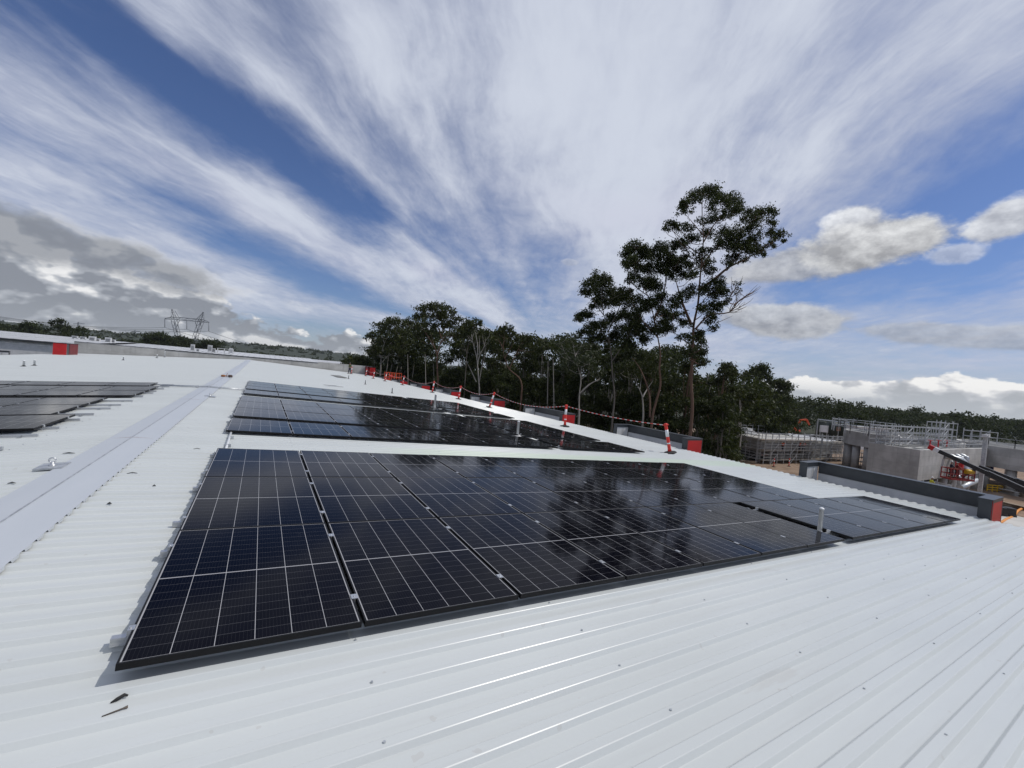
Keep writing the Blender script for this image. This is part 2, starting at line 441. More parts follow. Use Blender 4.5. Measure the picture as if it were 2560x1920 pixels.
# roofing screws: little hex heads on every second rib at the purlins
m = MB()
def hexhead(x, y, z, r=.0075, h=.008):
    n = len(m.v)
    for zz, rr in ((z, r), (z+h, r*.85)):
        for j in range(6): m.v.append((x + rr*math.cos(j*PI/3), y + rr*math.sin(j*PI/3), zz))
    m.face([n+6+j for j in range(6)])
    for j in range(6): m.face((n+j, n+(j+1) % 6, n+6+(j+1) % 6, n+6+j))
k0 = int((-7 - RPH)/RIB)
for k in range(k0, int(24/RIB)):
    if k % 2: continue
    y = RPH + k*RIB
    for i in range(11):
        x = 1.11 + 1.495*i; hexhead(x + rnd.uniform(-.02, .02), y, zr(x, y) + .0285)
    for i in range(8):
        x = -2.4 - 1.5*i; hexhead(x, y, zr(x, y) + .0285)
m.obj('roofing_screws', M['galv'])
tag(bpy.data.objects['roofing_screws'], 'small grey screw heads along every second roof rib', 'screws', kind='stuff')
# ------------------------------------------------------------------ solar arrays
PW, PL, PCOL, PROW, HP = 1.160, 1.785, 1.180, 1.7953, .115
def fx(x): return .507 + (x - .507)*1.0224
def fy(y): return -2.559 + (y + 2.559)*1.0224
m = MB()
o_ = [(0,0),(PW,0),(PW,PL),(0,PL)]; lp = .0105; i_ = [(lp,lp),(PW-lp,lp),(PW-lp,PL-lp),(lp,PL-lp)]
for (poly, z) in ((o_,0),(i_,0),(i_,-.003),(o_,-.035)): m.v += [(x, y, z) for x, y in poly]
for j in range(4):
    k = (j+1) % 4
    m.face((j, k, 4+k, 4+j)); m.face((4+j, 4+k, 8+k, 8+j)); m.face((12+j, 12+k, k, j))
m.face((15,14,13,12))
ME_FRAME = m.mesh('frame', M['frame'])
m = MB(); m.quad((lp,lp,-.0022),(PW-lp,lp,-.0022),(PW-lp,PL-lp,-.0022),(lp,PL-lp,-.0022)); ME_CELLS = m.mesh('cell_sheet', M['cells'])
NP = [0]
def panel(x, y, side, label, group):
    z = zr(x, y) + HP
    rot = (R(rnd.uniform(-.05,.05)) + math.atan(2*KQ*max(y,0)), side*PITCH + R(rnd.uniform(-.05,.05)), 0)
    t = thing('solar_panel', (x, y, z + rnd.uniform(-.002,.002)), label, 'solar panel', group, rot)
    link('frame', ME_FRAME, t); link('cell_sheet', ME_CELLS, t); NP[0] += 1
    return t
m = MB()                                            # a mid clamp
m.box(-.022, -.030, -.002, .022, .030, .004); m.box(-.006, -.030, -.032, .006, .030, -.002); m.lathe((0,0,.004), [(.006,0),(.006,.005)], 6)
ME_CLAMP = m.mesh('mid_clamp', M['alu'])
m = MB()                                            # an end clamp
m.box(-.020, -.025, -.034, .000, .025, .002); m.box(-.002, -.025, -.001, .010, .025, .003); m.lathe((-.010,0,.002), [(.006,0),(.006,.005)], 6)
ME_END = m.mesh('end_clamp', M['alu'])
m = MB(); m.box(-.025, -.060, -.086, .025, .012, -.0805); m.box(-.025, -.030, -.0805, .025, -.0235, -.042); m.lathe((0,-.045,-.0805), [(.009,0),(.009,.009)], 6)
ME_FOOT = m.mesh('rail_foot', M['galv'])
def rail(y, x0, x1, side, clamps, ends, label, group):
    """x0 < x1; clamps: x of gaps between panels; ends: (x, direction)"""
    t = thing('mounting_rail', (x0, y, zr(x0, y) + HP), label, 'rail', group, (math.atan(2*KQ*max(y,0)), side*PITCH, 0))
    L = (x1 - x0)/math.cos(PITCH); mm = MB()
    mm.box(0, -.018, -.080, L, .018, -.0365); mm.box(0, -.0215, -.080, L, -.0185, -.073); mm.box(0, -.0215, -.048, L, -.0185, -.0365)
    mm.obj('rail_beam', M['alu'], t)
    for c in clamps: link('mid_clamp', ME_CLAMP, t, ((c-x0), 0, 0))
    for e, s_ in ends:
        o = link('end_clamp', ME_END, t, ((e-x0), 0, 0))
        if s_ < 0: o.rotation_euler = (0, 0, PI)
    for q in ([.12] if side > 0 else [L - .2]) + [1.30 + 1.5*i for i in range(int(L/1.5)) if 1.30+1.5*i < L-.1]:
        link('rail_foot', ME_FOOT, t, (q, 0, 0))
    return t
GAP = .286
def array_row(y, n, ngap, x0, row, arr, gap=GAP):
    """one row on the right-hand slope: n panels, a service gap after ngap of them"""
    x0 = fx(x0); y = fy(y); xs = []
    x = x0 + .01
    for i in range(n):
        if ngap and i == ngap: x += gap
        xs.append(x); x += PCOL
    for i, xx in enumerate(xs):
        panel(xx, y + .015, 1, 'black framed solar panel, %s from left in %s of the %s' % (ORD[i], row, arr), 'solar panels of the ' + arr)
    for dy, w in ((.33, 'front'), (1.47, 'rear')):
        cl = [(a+PW+b)/2 for a, b in zip(xs[:-1], xs[1:]) if b - a < PCOL + .05]
        en = [(xs[0], 1), (xs[-1]+PW, -1)]
        for a, b in zip(xs[:-1], xs[1:]):
            if b - a > PCOL + .05: en += [(a+PW, -1), (b, 1)]
        rail(y + dy, x0 - rnd.uniform(.04, .075), xs[-1] + PW + .06, 1, cl, en, 'aluminium rail under the %s edge of %s, %s' % (w, row, arr), 'rails of the ' + arr)
array_row(.0, 12, 7, 0, 'near row', 'front array')
array_row(1.756, 10, 0, 0, 'middle row', 'front array')
array_row(3.512, 10, 0, 0, 'back row', 'front array')
array_row(7.0, 10, 7, 0, 'single row', 'second array')
for i, w in enumerate(('near row', 'middle row', 'back row')): array_row(9.16 + 1.756*i, 10, 7, 0, w, 'third array')
array_row(15.5, 10, 7, 0, 'detached near row', 'farthest array')
for i, w in enumerate(('second row', 'third row', 'back row')): array_row(17.72 + 1.756*i, 10, 7, 0, w, 'farthest array')
def left_row(y, n, x1, row):
    x1 = fx(x1); y = fy(y); arr = 'left slope array'; xs = [x1 - .01 - PW - PCOL*i for i in range(n)]
    for i, xx in enumerate(xs):
        panel(xx, y + .015, -1, 'black framed solar panel, %s from right in %s of the %s' % (ORD[i], row, arr), 'solar panels of the ' + arr)
    for dy, w in ((.37, 'front'), (1.42, 'rear')):
        rail(y + dy, xs[-1] - .1, -2.46 + rnd.uniform(-.03, .03), -1, [a - .01 for a in xs[:-1]], [(xs[0]+PW, -1)], 'aluminium rail under the %s edge of %s, %s' % (w, row, arr), 'rails of the ' + arr)
left_row(17.0, 10, -2.95, 'back row'); left_row(14.90, 9, -2.58, 'fifth row'); left_row(13.14, 8, -2.58, 'fourth row')
left_row(10.72, 7, -2.94, 'third row'); left_row(8.965, 5, -2.94, 'second row'); left_row(7.10, 4, -2.56, 'stepped row'); left_row(5.33, 3, -2.94, 'nearest row')
# ------------------------------------------------------------------ things on and round the roof
def ray(px, py): return FWD + RGT*((px-1280)/FPX) + DWN*((py-960)/FPX)
def aty(px, py, y): d = ray(px, py); return CAM + d*((y - CAM.y)/d.y)
M['monument'] = mat('dark_flashing', (.035,.040,.046), .38, 0, f_mottle((.030,.034,.040), (.045,.050,.056), 3, 5, .03, .01))
M['white'] = mat('white_panel', (.60,.61,.61), .5, 0, f_mottle((.54,.55,.55), (.66,.66,.66), 2))
M['red'] = mat('red_cladding', (.50,.012,.014), .4, 0, f_mottle((.44,.009,.012), (.54,.016,.018), 1.6, 5))
def f_conc(b):
    p = objco(); x, y, z = sep(p); n = noise(p, .55, 9, .6); st = noise(vec(x*1.5, y*1.5, z*.12), 1.2, 5, .6)
    lift = fract(z/1.2 + 50.3); bay = fract((x + y*.97)/2.4 + 50.1)
    ln = mx(lt(mn(lift, 1-lift), .012), lt(mn(bay, 1-bay), .006))
    pour = noise(vec(_math('FLOOR', (x + y*.97)/2.4 + 50.1), _math('FLOOR', z/1.2 + 50.3), 0), 5.1, 0)
    c = mixc(sat(sstep(.3,.7,n)*.6 + pour*.5 - .05), (.30,.295,.28), (.56,.55,.525))
    c = mixc(sstep(.55,.8,st)*.45, c, (.20,.195,.18)); c = mixc(ln*.4, c, (.17,.165,.155))
    return {'Base Color': c, 'Normal': bump(noise(p, 7, 4), .15, .02)}
M['conc'] = mat('raw_concrete', (.34,.335,.32), .85, 0, f_conc)
M['hired'] = mat('bollard_red', (.72,.035,.02), .45, 0, f_mottle((.62,.03,.02), (.75,.045,.025), 6))
M['refl'] = mat('reflective_white', (.78,.79,.80), .3)
M['rubber'] = mat('rubber', (.02,.02,.02), .8, 0, f_mottle((.012,.012,.012), (.035,.034,.032), 8))
M['pvc'] = mat('white_pvc', (.74,.75,.75), .35, 0, f_mottle((.76,.77,.77), (.84,.85,.85), 5))
M['orange'] = mat('orange_paint', (.70,.085,.02), .45, 0, f_mottle((.60,.07,.02), (.75,.11,.03), 5))
M['yellow'] = mat('yellow_paint', (.68,.42,.02), .45, 0, f_mottle((.58,.34,.02), (.72,.46,.03), 5))
def parapet(y0, side, label, L=4.42):
    xe = XE if side > 0 else XL
    t = thing('parapet', (xe, y0, -1.3), label, 'parapet', 'parapets along the roof edge')
    zt = .93; s = side
    def bx(m, x0, ya, z0, x1, yb, z1): m.box(min(s*x0, s*x1), ya, z0, max(s*x0, s*x1), yb, z1)
    m = MB(); bx(m, .85, .24, -.5, 1.05, L-.24, zt-.37); bx(m, .02, L-.22, -.5, .83, L-.03, zt-.13); m.obj('wall_panel', M['white'], t)
    m = MB(); bx(m, .83, .24, zt-.37, 1.07, L-.24, zt-.012); bx(m, .0, L-.24, zt-.13, .83, L, zt-.012); bx(m, -.012, L-.235, -.5, .018, L-.005, zt-.13)
    bx(m, 0, .003, -.5, 1.08, .24, zt-.012); m.obj('flashing', M['monument'], t)
    m = MB(); bx(m, .80, .255, zt-.012, 1.10, L-.255, zt+.012); bx(m, -.03, -.02, zt-.012, 1.10, .25, zt+.014); bx(m, -.03, L-.25, zt-.012, 1.10, L+.02, zt+.014); m.obj('coping', M['monument'], t)
    m = MB(); bx(m, .012, -.012, -.5, 1.06, .001, zt-.016); m.obj('end_panel', M['red'], t)
    m = MB(); bx(m, .0, -.016, zt-.075, 1.075, -.0125, zt-.015); bx(m, .0, -.016, -.5, .05, -.0125, zt-.0755); bx(m, 1.03, -.016, -.5, 1.075, -.0125, zt-.0755); m.objs('edge_trim', M['monument'], t)
    m = MB(); bx(m, .44, L-.252, -.3, .46, L-.243, zt-.14); m.obj('panel_joint', M['galv'], t)
    return t
PAR = ['nearest roof edge parapet with red end, at the corner of the front array', 'second nearest parapet with red end, beside the nearest leaning bollard', 'third nearest parapet with red end on the right roof edge',
       'fourth parapet from the camera along the right roof edge', 'fifth parapet from the camera along the right roof edge', 'sixth parapet from the camera, in front of the dome shaped gum', 'seventh parapet from the camera, just before the orange cage', 'last small parapet on the right roof edge, behind the orange cage']
for i, l in enumerate(PAR): parapet(-.03 + 8.86*i, 1, l)
parapet(53.3, -1, 'dark capped parapet on the left roof edge, left of the red corner')
# far wall
t = thing('far_wall', (0, YF, -2), 'long raw concrete wall along the far end of the white roof', 'wall')
for x0, x1, zt in ((-20.7, -11.45, .95), (-11.44, 8.6, .80), (8.61, 17.4, 1.04)):
    n = 8; m = MB(); m.box(x0, 0, 0, x1, .18, zt + 2); m.obj('wall_panel', M['conc'], t)
m = MB(); m.box(-11.4, -.03, 2.80, 8.58, .21, 2.85); m.box(-20.7, -.03, 2.95, -11.5, .21, 2.985); m.obj('coping', M['monument'], t)
t = thing('corner_block', (-18.6, 64.0, -2), 'red clad corner block at the left end of the concrete wall', 'corner block')
a_, b_, c_ = aty(132, 870, 64).x, aty(166, 870, 64).x, aty(185, 870, 67.5).x
m = MB(); m.box(a_+18.6, 0, 0, b_+18.6, .1, 2.72); m.obj('red_panel', M['red'], t)
m = MB(); m.box(b_+18.0, .1, 0, b_+18.59, .85, 2.70); m.obj('dark_jamb', M['monument'], t)
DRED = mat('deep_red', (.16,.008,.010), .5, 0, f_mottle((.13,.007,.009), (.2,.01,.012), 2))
m = MB(); m.box(b_+18.0, .85, 0, b_+18.62, 3.4, 2.72); m.obj('side_panel', DRED, t)
m = MB(); m.box(a_+18.58, -.03, 2.72, b_+18.66, 3.45, 2.77); m.obj('coping', M['monument'], t)
t = thing('corner_block', (16.55, 71.3, -2), 'red clad corner block behind the orange work cage', 'corner block')
m = MB(); m.box(0, 0, 0, .85, 2.65, 2.85); m.obj('red_panel', M['red'], t)
m = MB(); m.box(-.34, .6, 0, -.01, 2.6, 2.98); m.obj('side_panel', DRED, t)
m = MB(); m.box(-.36, -.03, 2.985, .89, 2.66, 3.02); m.obj('coping', M['monument'], t)
# bollards with chain
def make_bollard():
    t = thing('bollard', (0,0,0), '', 'bollard', 'red and white bollards along the roof edge')
    m = MB(); m.lathe((0,0,0), [(.24,0),(.25,.012),(.25,.035),(.22,.05),(.12,.06),(.10,.085)], 8); m.obj('base', M['rubber'], t)
    m = MB(); m.lathe((0,0,.075), [(.075,0),(.062,.10),(.058,.98),(.050,1.0)], 14); m.obj('post', M['hired'], t)
    m = MB(); m.lathe((0,0,.64), [(.0605,0),(.0605,.27)], 14); m.obj('reflective_band', M['refl'], t)
    m = MB(); m.lathe((0,0,1.06), [(.05,0),(.075,.02),(.075,.06),(.06,.085),(.02,.095)], 12); m.bar((-.11,0,1.095),(.11,0,1.095),.035,.03); m.obj('top_handle', M['hired'], t)
    m = MB(); m.lathe((0,0,.36), [(.064,0),(.064,.05)], 14); m.obj('sticker', M['refl'], t)
    return t
BOL = [(14.01,7.68,-14,'nearest bollard, leaning left, at the end of the red and white chain'),(14.22,14.38,-1,'upright bollard second from the camera, in front of the third parapet'),
       (14.4,23.15,14,'bollard leaning right, third along the chain from the camera'),(14.84,29.54,6,'fourth bollard along the chain from the camera'),
       (15.0,36.3,6,'fifth bollard along the chain from the camera'),(15.1,46.8,7,'sixth bollard along the chain from the camera'),
       (14.45,52.6,8,'bollard standing against the orange work cage'),(14.1,57.8,6,'bollard left of the orange work cage, near the red corner block'),
       (14.6,65.2,5,'far bollard in front of the concrete wall, last on the chain'),(12.9,67.7,0,'farthest bollard, standing right beside the worker')]
proto = make_bollard(); tops = []
for i, (x, y, tilt, l) in enumerate(BOL):
    o = proto if i == 0 else dup(proto)
    o.location = (x, y, zr(x, y) + .03); h = Vector((RGT.x, RGT.y, 0)).normalized()
    q = Matrix.Rotation(R(tilt), 4, h.cross(Vector((0,0,1))) * -1); o.rotation_euler = (q @ Matrix.Rotation(rnd.uniform(0, 3), 4, 'Z')).to_euler()
    for k in range(0): pass
    o['label'] = l; tops.append(Vector(o.location) + q.to_3x3() @ Vector((0,0,1.08)))
    # the base stays flat on the roof: tilt only the post, so lift the thing's lower rim clear
CH = ['straight red and white chain between the two nearest bollards', 'sagging chain from the second bollard to the third', 'sagging chain from the third bollard to the fourth', 'sagging chain from the fourth bollard to the fifth',
      'sagging chain from the fifth bollard to the sixth', 'chain across the orange work cage', 'chain left of the orange work cage', 'farthest chain in front of the concrete wall']
for i, l in enumerate(CH):
    a, b = tops[i], tops[i+1]; L = (b-a).length; sag = .10 if i == 0 else .035*L + .08
    n = max(24, int(L/.16)); pts = [a.lerp(b, k/n) - Vector((0,0,sag*4*(k/n)*(1-k/n))) for k in range(n+1)]
    m = MB(); 
    for k in range(n):
        m.mi = k % 2; m.tube([pts[k], pts[k].lerp(pts[k+1], .92)], .012, 5, True)
    o = m.obj('plastic_chain', [M['hired'], M['refl']]); tag(o, l, 'chain', 'chains between the bollards')
# vent pipes
def vent(name, x, y, h, r, lab, m_, base=True, grp=None):
    t = thing(name, (x, y, zr(x, y)), lab, 'vent pipe', grp)
    m = MB(); m.lathe((0,0,0), [(r,0),(r,h-.6*r),(r*1.12,h-.6*r),(r*1.12,h-.2*r),(r*.9,h),(r*.3,h+.3*r)], 14); m.obj('pipe', m_, t)
    m = MB(); m.lathe((0,0,.0), [(r*3.2,.0),(r*3.0,.034),(r*1.7,.045),(r*1.15,.09)], 14); m.obj('base_flashing', M['rubber'] if base else M['white'], t)
vent('vent_pipe', 8.385, .46, .46, .032, 'white vent pipe standing in the gap of the front array', M['pvc'], False, 'roof vents')
vent('vent_pipe', 8.385, 9.75, .55, .045, 'white vent pipe standing in the gap of the third array', M['pvc'], False, 'roof vents')
vent('vent_pipe', 8.33, 17.86, .78, .05, 'white vent pipe before the farthest array', M['pvc'], False, 'roof vents')
vent('vent_pipe', 8.78, 27.85, .42, .04, 'grey vent pipe behind the farthest array, nearest of that line', M['galv'], True, 'roof vents')
vent('vent_pipe', 8.81, 37.26, .42, .04, 'grey vent pipe behind the farthest array, second of that line', M['galv'], True, 'roof vents')
vent('vent_pipe', 8.86, 46.3, .42, .04, 'grey vent pipe beside the dark board', M['galv'], True, 'roof vents')
vent('vent_pipe', -11.54, 33.49, .38, .05, 'small clear vent left of the ridge, left of a pair', M['pvc'], True, 'roof vents')
vent('vent_pipe', -11.58, 34.96, .38, .05, 'small clear vent left of the ridge, right of a pair', M['pvc'], True, 'roof vents')
vent('vent_pipe', -11.18, 52.35, .38, .05, 'small white vent on the far left slope', M['pvc'], True, 'roof vents')
vent('vent_pipe', -10.8, 65.3, .45, .07, 'white vent close to the concrete wall, left of the ridge', M['pvc'], True, 'roof vents')
vent('vent_pipe', -10.9, 70.8, .8, .06, 'thin white pipe against the joint of the concrete wall', M['pvc'], True, 'roof vents')
# conduits
t = thing('conduit', (.1, 5.42, zr(.1, 5.42)), 'grey conduit running from the front array to the second array', 'conduit')
m = MB(); m.tube([(-.01,0,.06),(0,.1,.065),(-.02,1.85,.07)], .019, 8); m.obj('pipe', M['pvc'], t)
m = MB(); m.box(-.05,.5,.03,.05,.54,.085); m.box(-.05,1.3,.03,.05,1.34,.085); m.objs('saddle', M['galv'], t)
for k, l in ((0, 'front grey conduit crossing the ridge between the arrays'), (1, 'rear grey conduit crossing the ridge between the arrays')):
    y = 17.75 + .32*k; pts = [(-2.75, y + .2, zr(-2.75, y)+.09), (-1.6, y, zr(-1.6, y)+.075), (XR, y-.03, zr(XR, y)+.075), (-.85, y-.05, zr(-.85, y)+.07), (.02, y-.1, zr(0, y)+.09)]
    t = thing('conduit', (XR, y, zr(XR, y)), l, 'conduit'); o_ = Vector(t.location)
    m = MB(); m.tube([Vector(p)-o_ for p in pts], .02, 8); m.obj('pipe', M['galv'], t)
    m = MB()
    for p in pts[1:4]: q = Vector(p)-o_; m.box(q.x-.02, q.y-.045, q.z-.045, q.x+.02, q.y+.045, q.z+.026)
    m.objs('saddle', M['alu'], t)
# fall-arrest anchor plates on the ridge
def anchor(x, y, w, l, lab, eye=True):
    t = thing('roof_anchor', (x, y, zr(x, y) + .05), lab, 'roof anchor', 'fall arrest anchors', (0, -PITCH if x < XR else PITCH, 0))
    m = MB(); m.box(-w/2, -l/2, -.014, w/2, l/2, .006); m.obj('plate', M['galv'], t)
    if eye:
        m = MB(); m.lathe((0,0,.006), [(.035,0),(.035,.010),(.016,.014),(.016,.045)], 12)
        m.tube([(.030*math.cos(a), 0, .070 + .030*math.sin(a)) for a in [i*2*PI/14 for i in range(15)]], .008, 7); m.obj('eye_bolt', M['alu'], t)
anchor(-1.57, 4.53, .24, .30, 'grey anchor plate with a steel eye bolt left of the ridge capping')
anchor(-.88, 14.29, .3, .3, 'flat grey anchor plate on the right edge of the ridge capping')
# tool belt on the ridge
t = thing('tool_belt', (-1.12, 25.75, zr(-1.12, 25.75)+.05), 'brown leather tool belt lying on the far ridge capping', 'tool belt')
leather = mat('leather', (.30,.11,.035), .6, 0, f_mottle((.20,.07,.02), (.40,.16,.05), 8)); dk = mat('dark_leather', (.05,.03,.02), .6, 0, f_mottle((.03,.02,.012), (.08,.045,.03), 8))
for x0, x1, h, mm in ((-.27,-.08,.10,leather), (.06,.25,.12,dk)):
    m = MB(); m.lathe(((x0+x1)/2, 0, 0), [(.09,0),(.11,.04),(.10,h),(.075,h+.015),(.05,h-.02)], 9); m.obj('pouch', mm, t)
m = MB(); m.tube([(-.25,.03,.03),(-.12,.1,.07),(0,.06,.05),(.12,.1,.07),(.26,.02,.03)], .025, 6); m.obj('belt', leather, t)
m = MB(); m.tube([(-.03,0,.02),(-.01,.02,.13),(.015,.05,.21)], .012, 6); m.obj('hammer_handle', leather, t)
# board and litter
t = thing('roof_board', (8.1, 48.5, zr(8.1, 48.5)), 'long dark grey board lying on the far roof', 'board')
m = MB(); m.box(-.5,-2.6,.04,.55,2.6,.10); m.obj('sheet', mat('grey_board', (.17,.17,.16), .7, 0, f_mottle((.12,.12,.11), (.24,.24,.22), 3)), t)
m = MB(); m.box(-.45,-2.3,.029,.5,-2.2,.04); m.box(-.45,2.0,.029,.5,2.1,.04); m.objs('batten', M['black'], t)
def scrap(x, y, pts, r, m_, lab, cat, name):
    z = zr(x, y) + max(rib_n(y-.01), rib_n(y+.01)) + .004 - min(p[2] for p in pts); m = MB(); m.tube([Vector(p) for p in pts], r, 6); o = m.obj(name, m_, None, (x, y, z)); tag(o, lab, cat)
scrap(.04, -.03, [(-.028,-.01,.014),(-.008,-.004,.020),(.016,.006,.026),(.030,.004,.020)], [.003,.008,.008,.004], M['rubber'], 'black rubber scrap on the roof below the front array', 'scrap', 'rubber_scrap')
scrap(.05, -.15, [(-.04,-.010,.012),(.025,.005,.014),(.042,.010,.014)], [.0025,.0035,.006], mat('rusty_steel', (.12,.10,.085), .6, .3, f_mottle((.08,.07,.06), (.2,.15,.11), 20)), 'bent screw lying on the roof below the rubber scrap', 'screw', 'loose_screw')
for i, (px, py, ln, l) in enumerate(((330,1187,.10,'metal sliver on the roof right of the ridge capping, level with the anchor plate'),(385,1219,.03,'dark crumb on the ribs between the ridge and the front array'),(273,1263,.035,'dark crumb close to the ridge capping in the foreground'),
        (172,1134,.12,'dark sliver left of the ridge, behind the anchor plate'),(29,1210,.06,'dark scrap on the left slope near the picture edge'),(492,1125,.09,'sliver of metal near the far corner of the front array'))):
    d = ray(px, py); s = 3.0
    for _ in range(40):
        p = CAM + d*s; s *= 1 + (p.z - zr(p.x, p.y) - .015)/ (CAM.z + .2)
    p = CAM + d*s
    scrap(p.x, p.y, [(-ln/2,0,.03),(0,.006,.04),(ln/2,-.004,.031)], [.003,.009 if ln < .05 else .006,.003], M['rubber'], l, 'offcut', 'metal_offcut')
t = thing('offcut', (4.7, 28.1, zr(4.7, 28.1)+.03), 'crossed strips of flashing lying beyond the farthest array', 'offcut')
m = MB(); m.bar((-.8,-1.3,.01),(.5,1.4,.02),.09,.012); m.obj('strip', M['galv'], t)
m = MB(); m.bar((-.4,.9,.03),(.7,-.2,.02),.07,.012); m.obj('strip', M['black'], t)
# people
skin = mat('skin', (.32,.17,.11), .6)
def cloth(n, c): return mat(n, c, .85, 0, f_mottle(tuple(q*.8 for q in c), tuple(min(1, q*1.15) for q in c), 9))
NAVY = cloth('navy_work_cloth', (.018,.022,.045)); ORNG = cloth('hi_vis_orange', (.85,.13,.03)); YEL = cloth('hi_vis_yellow', (.62,.62,.05)); OLIVE = cloth('olive_cloth', (.07,.10,.03)); HATW = mat('helmet_white', (.75,.75,.73), .3); BOOT = cloth('boot_leather', (.05,.035,.02))
def skinned(name, nodes, edges, m_, parent, lvl=1):
    me = bpy.data.meshes.new(name); me.from_pydata([n[0] for n in nodes], edges, []); me.materials.append(m_)
    o = link(name, me, parent); md = o.modifiers.new('skin', 'SKIN'); md.use_smooth_shade = True
    for v, n in zip(me.skin_vertices[0].data, nodes):
        v.radius = (n[1], n[2] if len(n) > 2 else n[1])
    me.skin_vertices[0].data[0].use_root = True
    sb = o.modifiers.new('sub', 'SUBSURF'); sb.levels = sb.render_levels = lvl
    return o
def person(loc, rz, label, shirt, trousers, arms=((.30,.05,1.08),(-.30,.05,1.08)), hat=HATW, lean=0.0, step=.1):
    t = thing('person', loc, label, 'person', None, (0,0,rz))
    J = dict(pel=(0,0,.95), chest=(0,lean*.6,1.28), neck=(0,lean,1.50), head=(0,lean+.02,1.62), top=(0,lean+.015,1.72))
    nodes = [((0,0,.95),.13,.11),((0,lean*.3,1.12),.125,.10),((0,lean*.6,1.30),.15,.11),((0,lean*.9,1.44),.10,.08),((0,lean,1.52),.05),((0,lean+.02,1.60),.075,.085),((0,lean+.02,1.70),.07,.08)]
    edges = [(i, i+1) for i in range(6)]
    for sx in (1,-1):
        f = step*sx; k = len(nodes)
        nodes += [((sx*.095,0,.88),.085),((sx*.11,f*.5+.02,.50),.06),((sx*.12,f,.10),.045),((sx*.125,f+.13,.035),.035)]
        edges += [(0,k),(k,k+1),(k+1,k+2),(k+2,k+3)]
        hx, hy, hz = arms[0 if sx > 0 else 1]; sh = Vector((sx*.19, lean*.8, 1.42)); h = Vector((hx, hy+lean, hz)); el = (sh+h)/2 + Vector((sx*.05,-.05,-.03))
        k = len(nodes); nodes += [(tuple(sh),.055),(tuple(el),.043),(tuple(h),.032)]; edges += [(2,k),(k,k+1),(k+1,k+2)]
        dv = (h-el).normalized(); sd = Vector((sx,0,0)); base = k+2
        for q in range(4):                         # fingers, then a thumb from the side of the palm
            kk = len(nodes); o0 = h + dv*.06 + Vector((0,(q-1.5)*.018,0)); nodes += [(tuple(o0),.009),(tuple(o0 + dv*(.05+.012*(q in (1,2))) - sd*.012),.007)]; edges += [(base,kk),(kk,kk+1)]
        kk = len(nodes); nodes += [(tuple(h + dv*.03 + Vector((0,.04,0))),.010),(tuple(h + dv*.07 + Vector((0,.055,0))),.008)]; edges += [(base,kk),(kk,kk+1)]
    body = skinned('body', nodes, edges, skin, t)
    top = [((0,0,.92),.145,.125),((0,lean*.3,1.12),.142,.118),((0,lean*.6,1.30),.165,.125),((0,lean*.85,1.43),.115,.095)]; ed = [(0,1),(1,2),(2,3)]
    for sx in (1,-1):
        hx, hy, hz = arms[0 if sx > 0 else 1]; sh = Vector((sx*.19, lean*.8, 1.42)); h = Vector((hx, hy+lean, hz)); el = (sh+h)/2 + Vector((sx*.05,-.05,-.03)); k = len(top)
        top += [(tuple(sh),.07),(tuple(el),.057),(tuple(el.lerp(h,.75)),.047)]; ed += [(2,k),(k,k+1),(k+1,k+2)]
    skinned('shirt', top, ed, shirt, t)
    tr = [((0,0,.95),.145,.12)]; ed = []
    for sx in (1,-1):
        f = step*sx; k = len(tr); tr += [((sx*.095,0,.86),.10),((sx*.11,f*.5+.02,.50),.075),((sx*.12,f,.14),.06)]; ed += [(0,k),(k,k+1),(k+1,k+2)]
    skinned('trousers', tr, ed, trousers, t)
    for sx in (1,-1):
        f = step*sx; m = MB(); m.box(sx*.122-.045, f-.07, 0, sx*.122+.045, f+.19, .085); m.obj('boot', BOOT, t)
    m = MB(); m.lathe((0, lean+.02, 1.665), [(.135,0),(.125,.012),(.11,.03),(.10,.09),(.06,.135),(.01,.15)], 14); m.obj('hard_hat', hat, t)
    m = MB()                                   # eyes, nose and mouth
    for sx in (1,-1): m.box(sx*.03-.009, lean+.098, 1.615, sx*.03+.009, lean+.108, 1.628)
    m.box(-.025, lean+.096, 1.545, .025, lean+.106, 1.553); m.box(-.011, lean+.1, 1.575, .011, lean+.122, 1.605); m.obj('face', skin, t)
    return t
person((12.35, 66.3, zr(12.35, 66.3)+.03), R(120), 'worker in olive and dark clothes standing on the far roof beside a bollard', OLIVE, NAVY, hat=mat('helmet_dark', (.03,.03,.03), .5))
# orange work cage at the roof edge
t = thing('work_cage', (16.35, 60.6, zr(16.35, 60.6)-.15), 'orange railed work cage of a lift, parked at the far roof edge', 'lift basket', None, (0,0,R(-62)))
W_, D_, H_ = 2.5, 1.0, 1.3
m = MB(); m.box(0,0,0,W_,D_,.07); m.box(0,0,.07,W_,.03,.22); m.box(0,D_-.03,.07,W_,D_,.22); m.obj('floor', M['orange'], t)
m = MB()
for z in (.62, 1.27):
    for a, b in (((0,0),(W_,0)),((W_,0),(W_,D_)),((W_,D_),(0,D_)),((0,D_),(0,0))): m.bar((a[0],a[1],z),(b[0],b[1],z),.055)
for i in range(6):
    for y in (0, D_): m.bar((W_*i/5,y,.2),(W_*i/5,y,1.27),.05)
m.obj('guard_rail', M['orange'], t)
m = MB(); m.box(.2,D_-.32,.62,.75,D_-.06,.95); m.obj('control_box', M['red'], t)
m = MB(); m.tube([(1.5+.18*math.cos(a), -.05, .78+.18*math.sin(a)) for a in [i*2*PI/12 for i in range(13)]], .035, 6); m.obj('hose_coil', M['hired'], t)
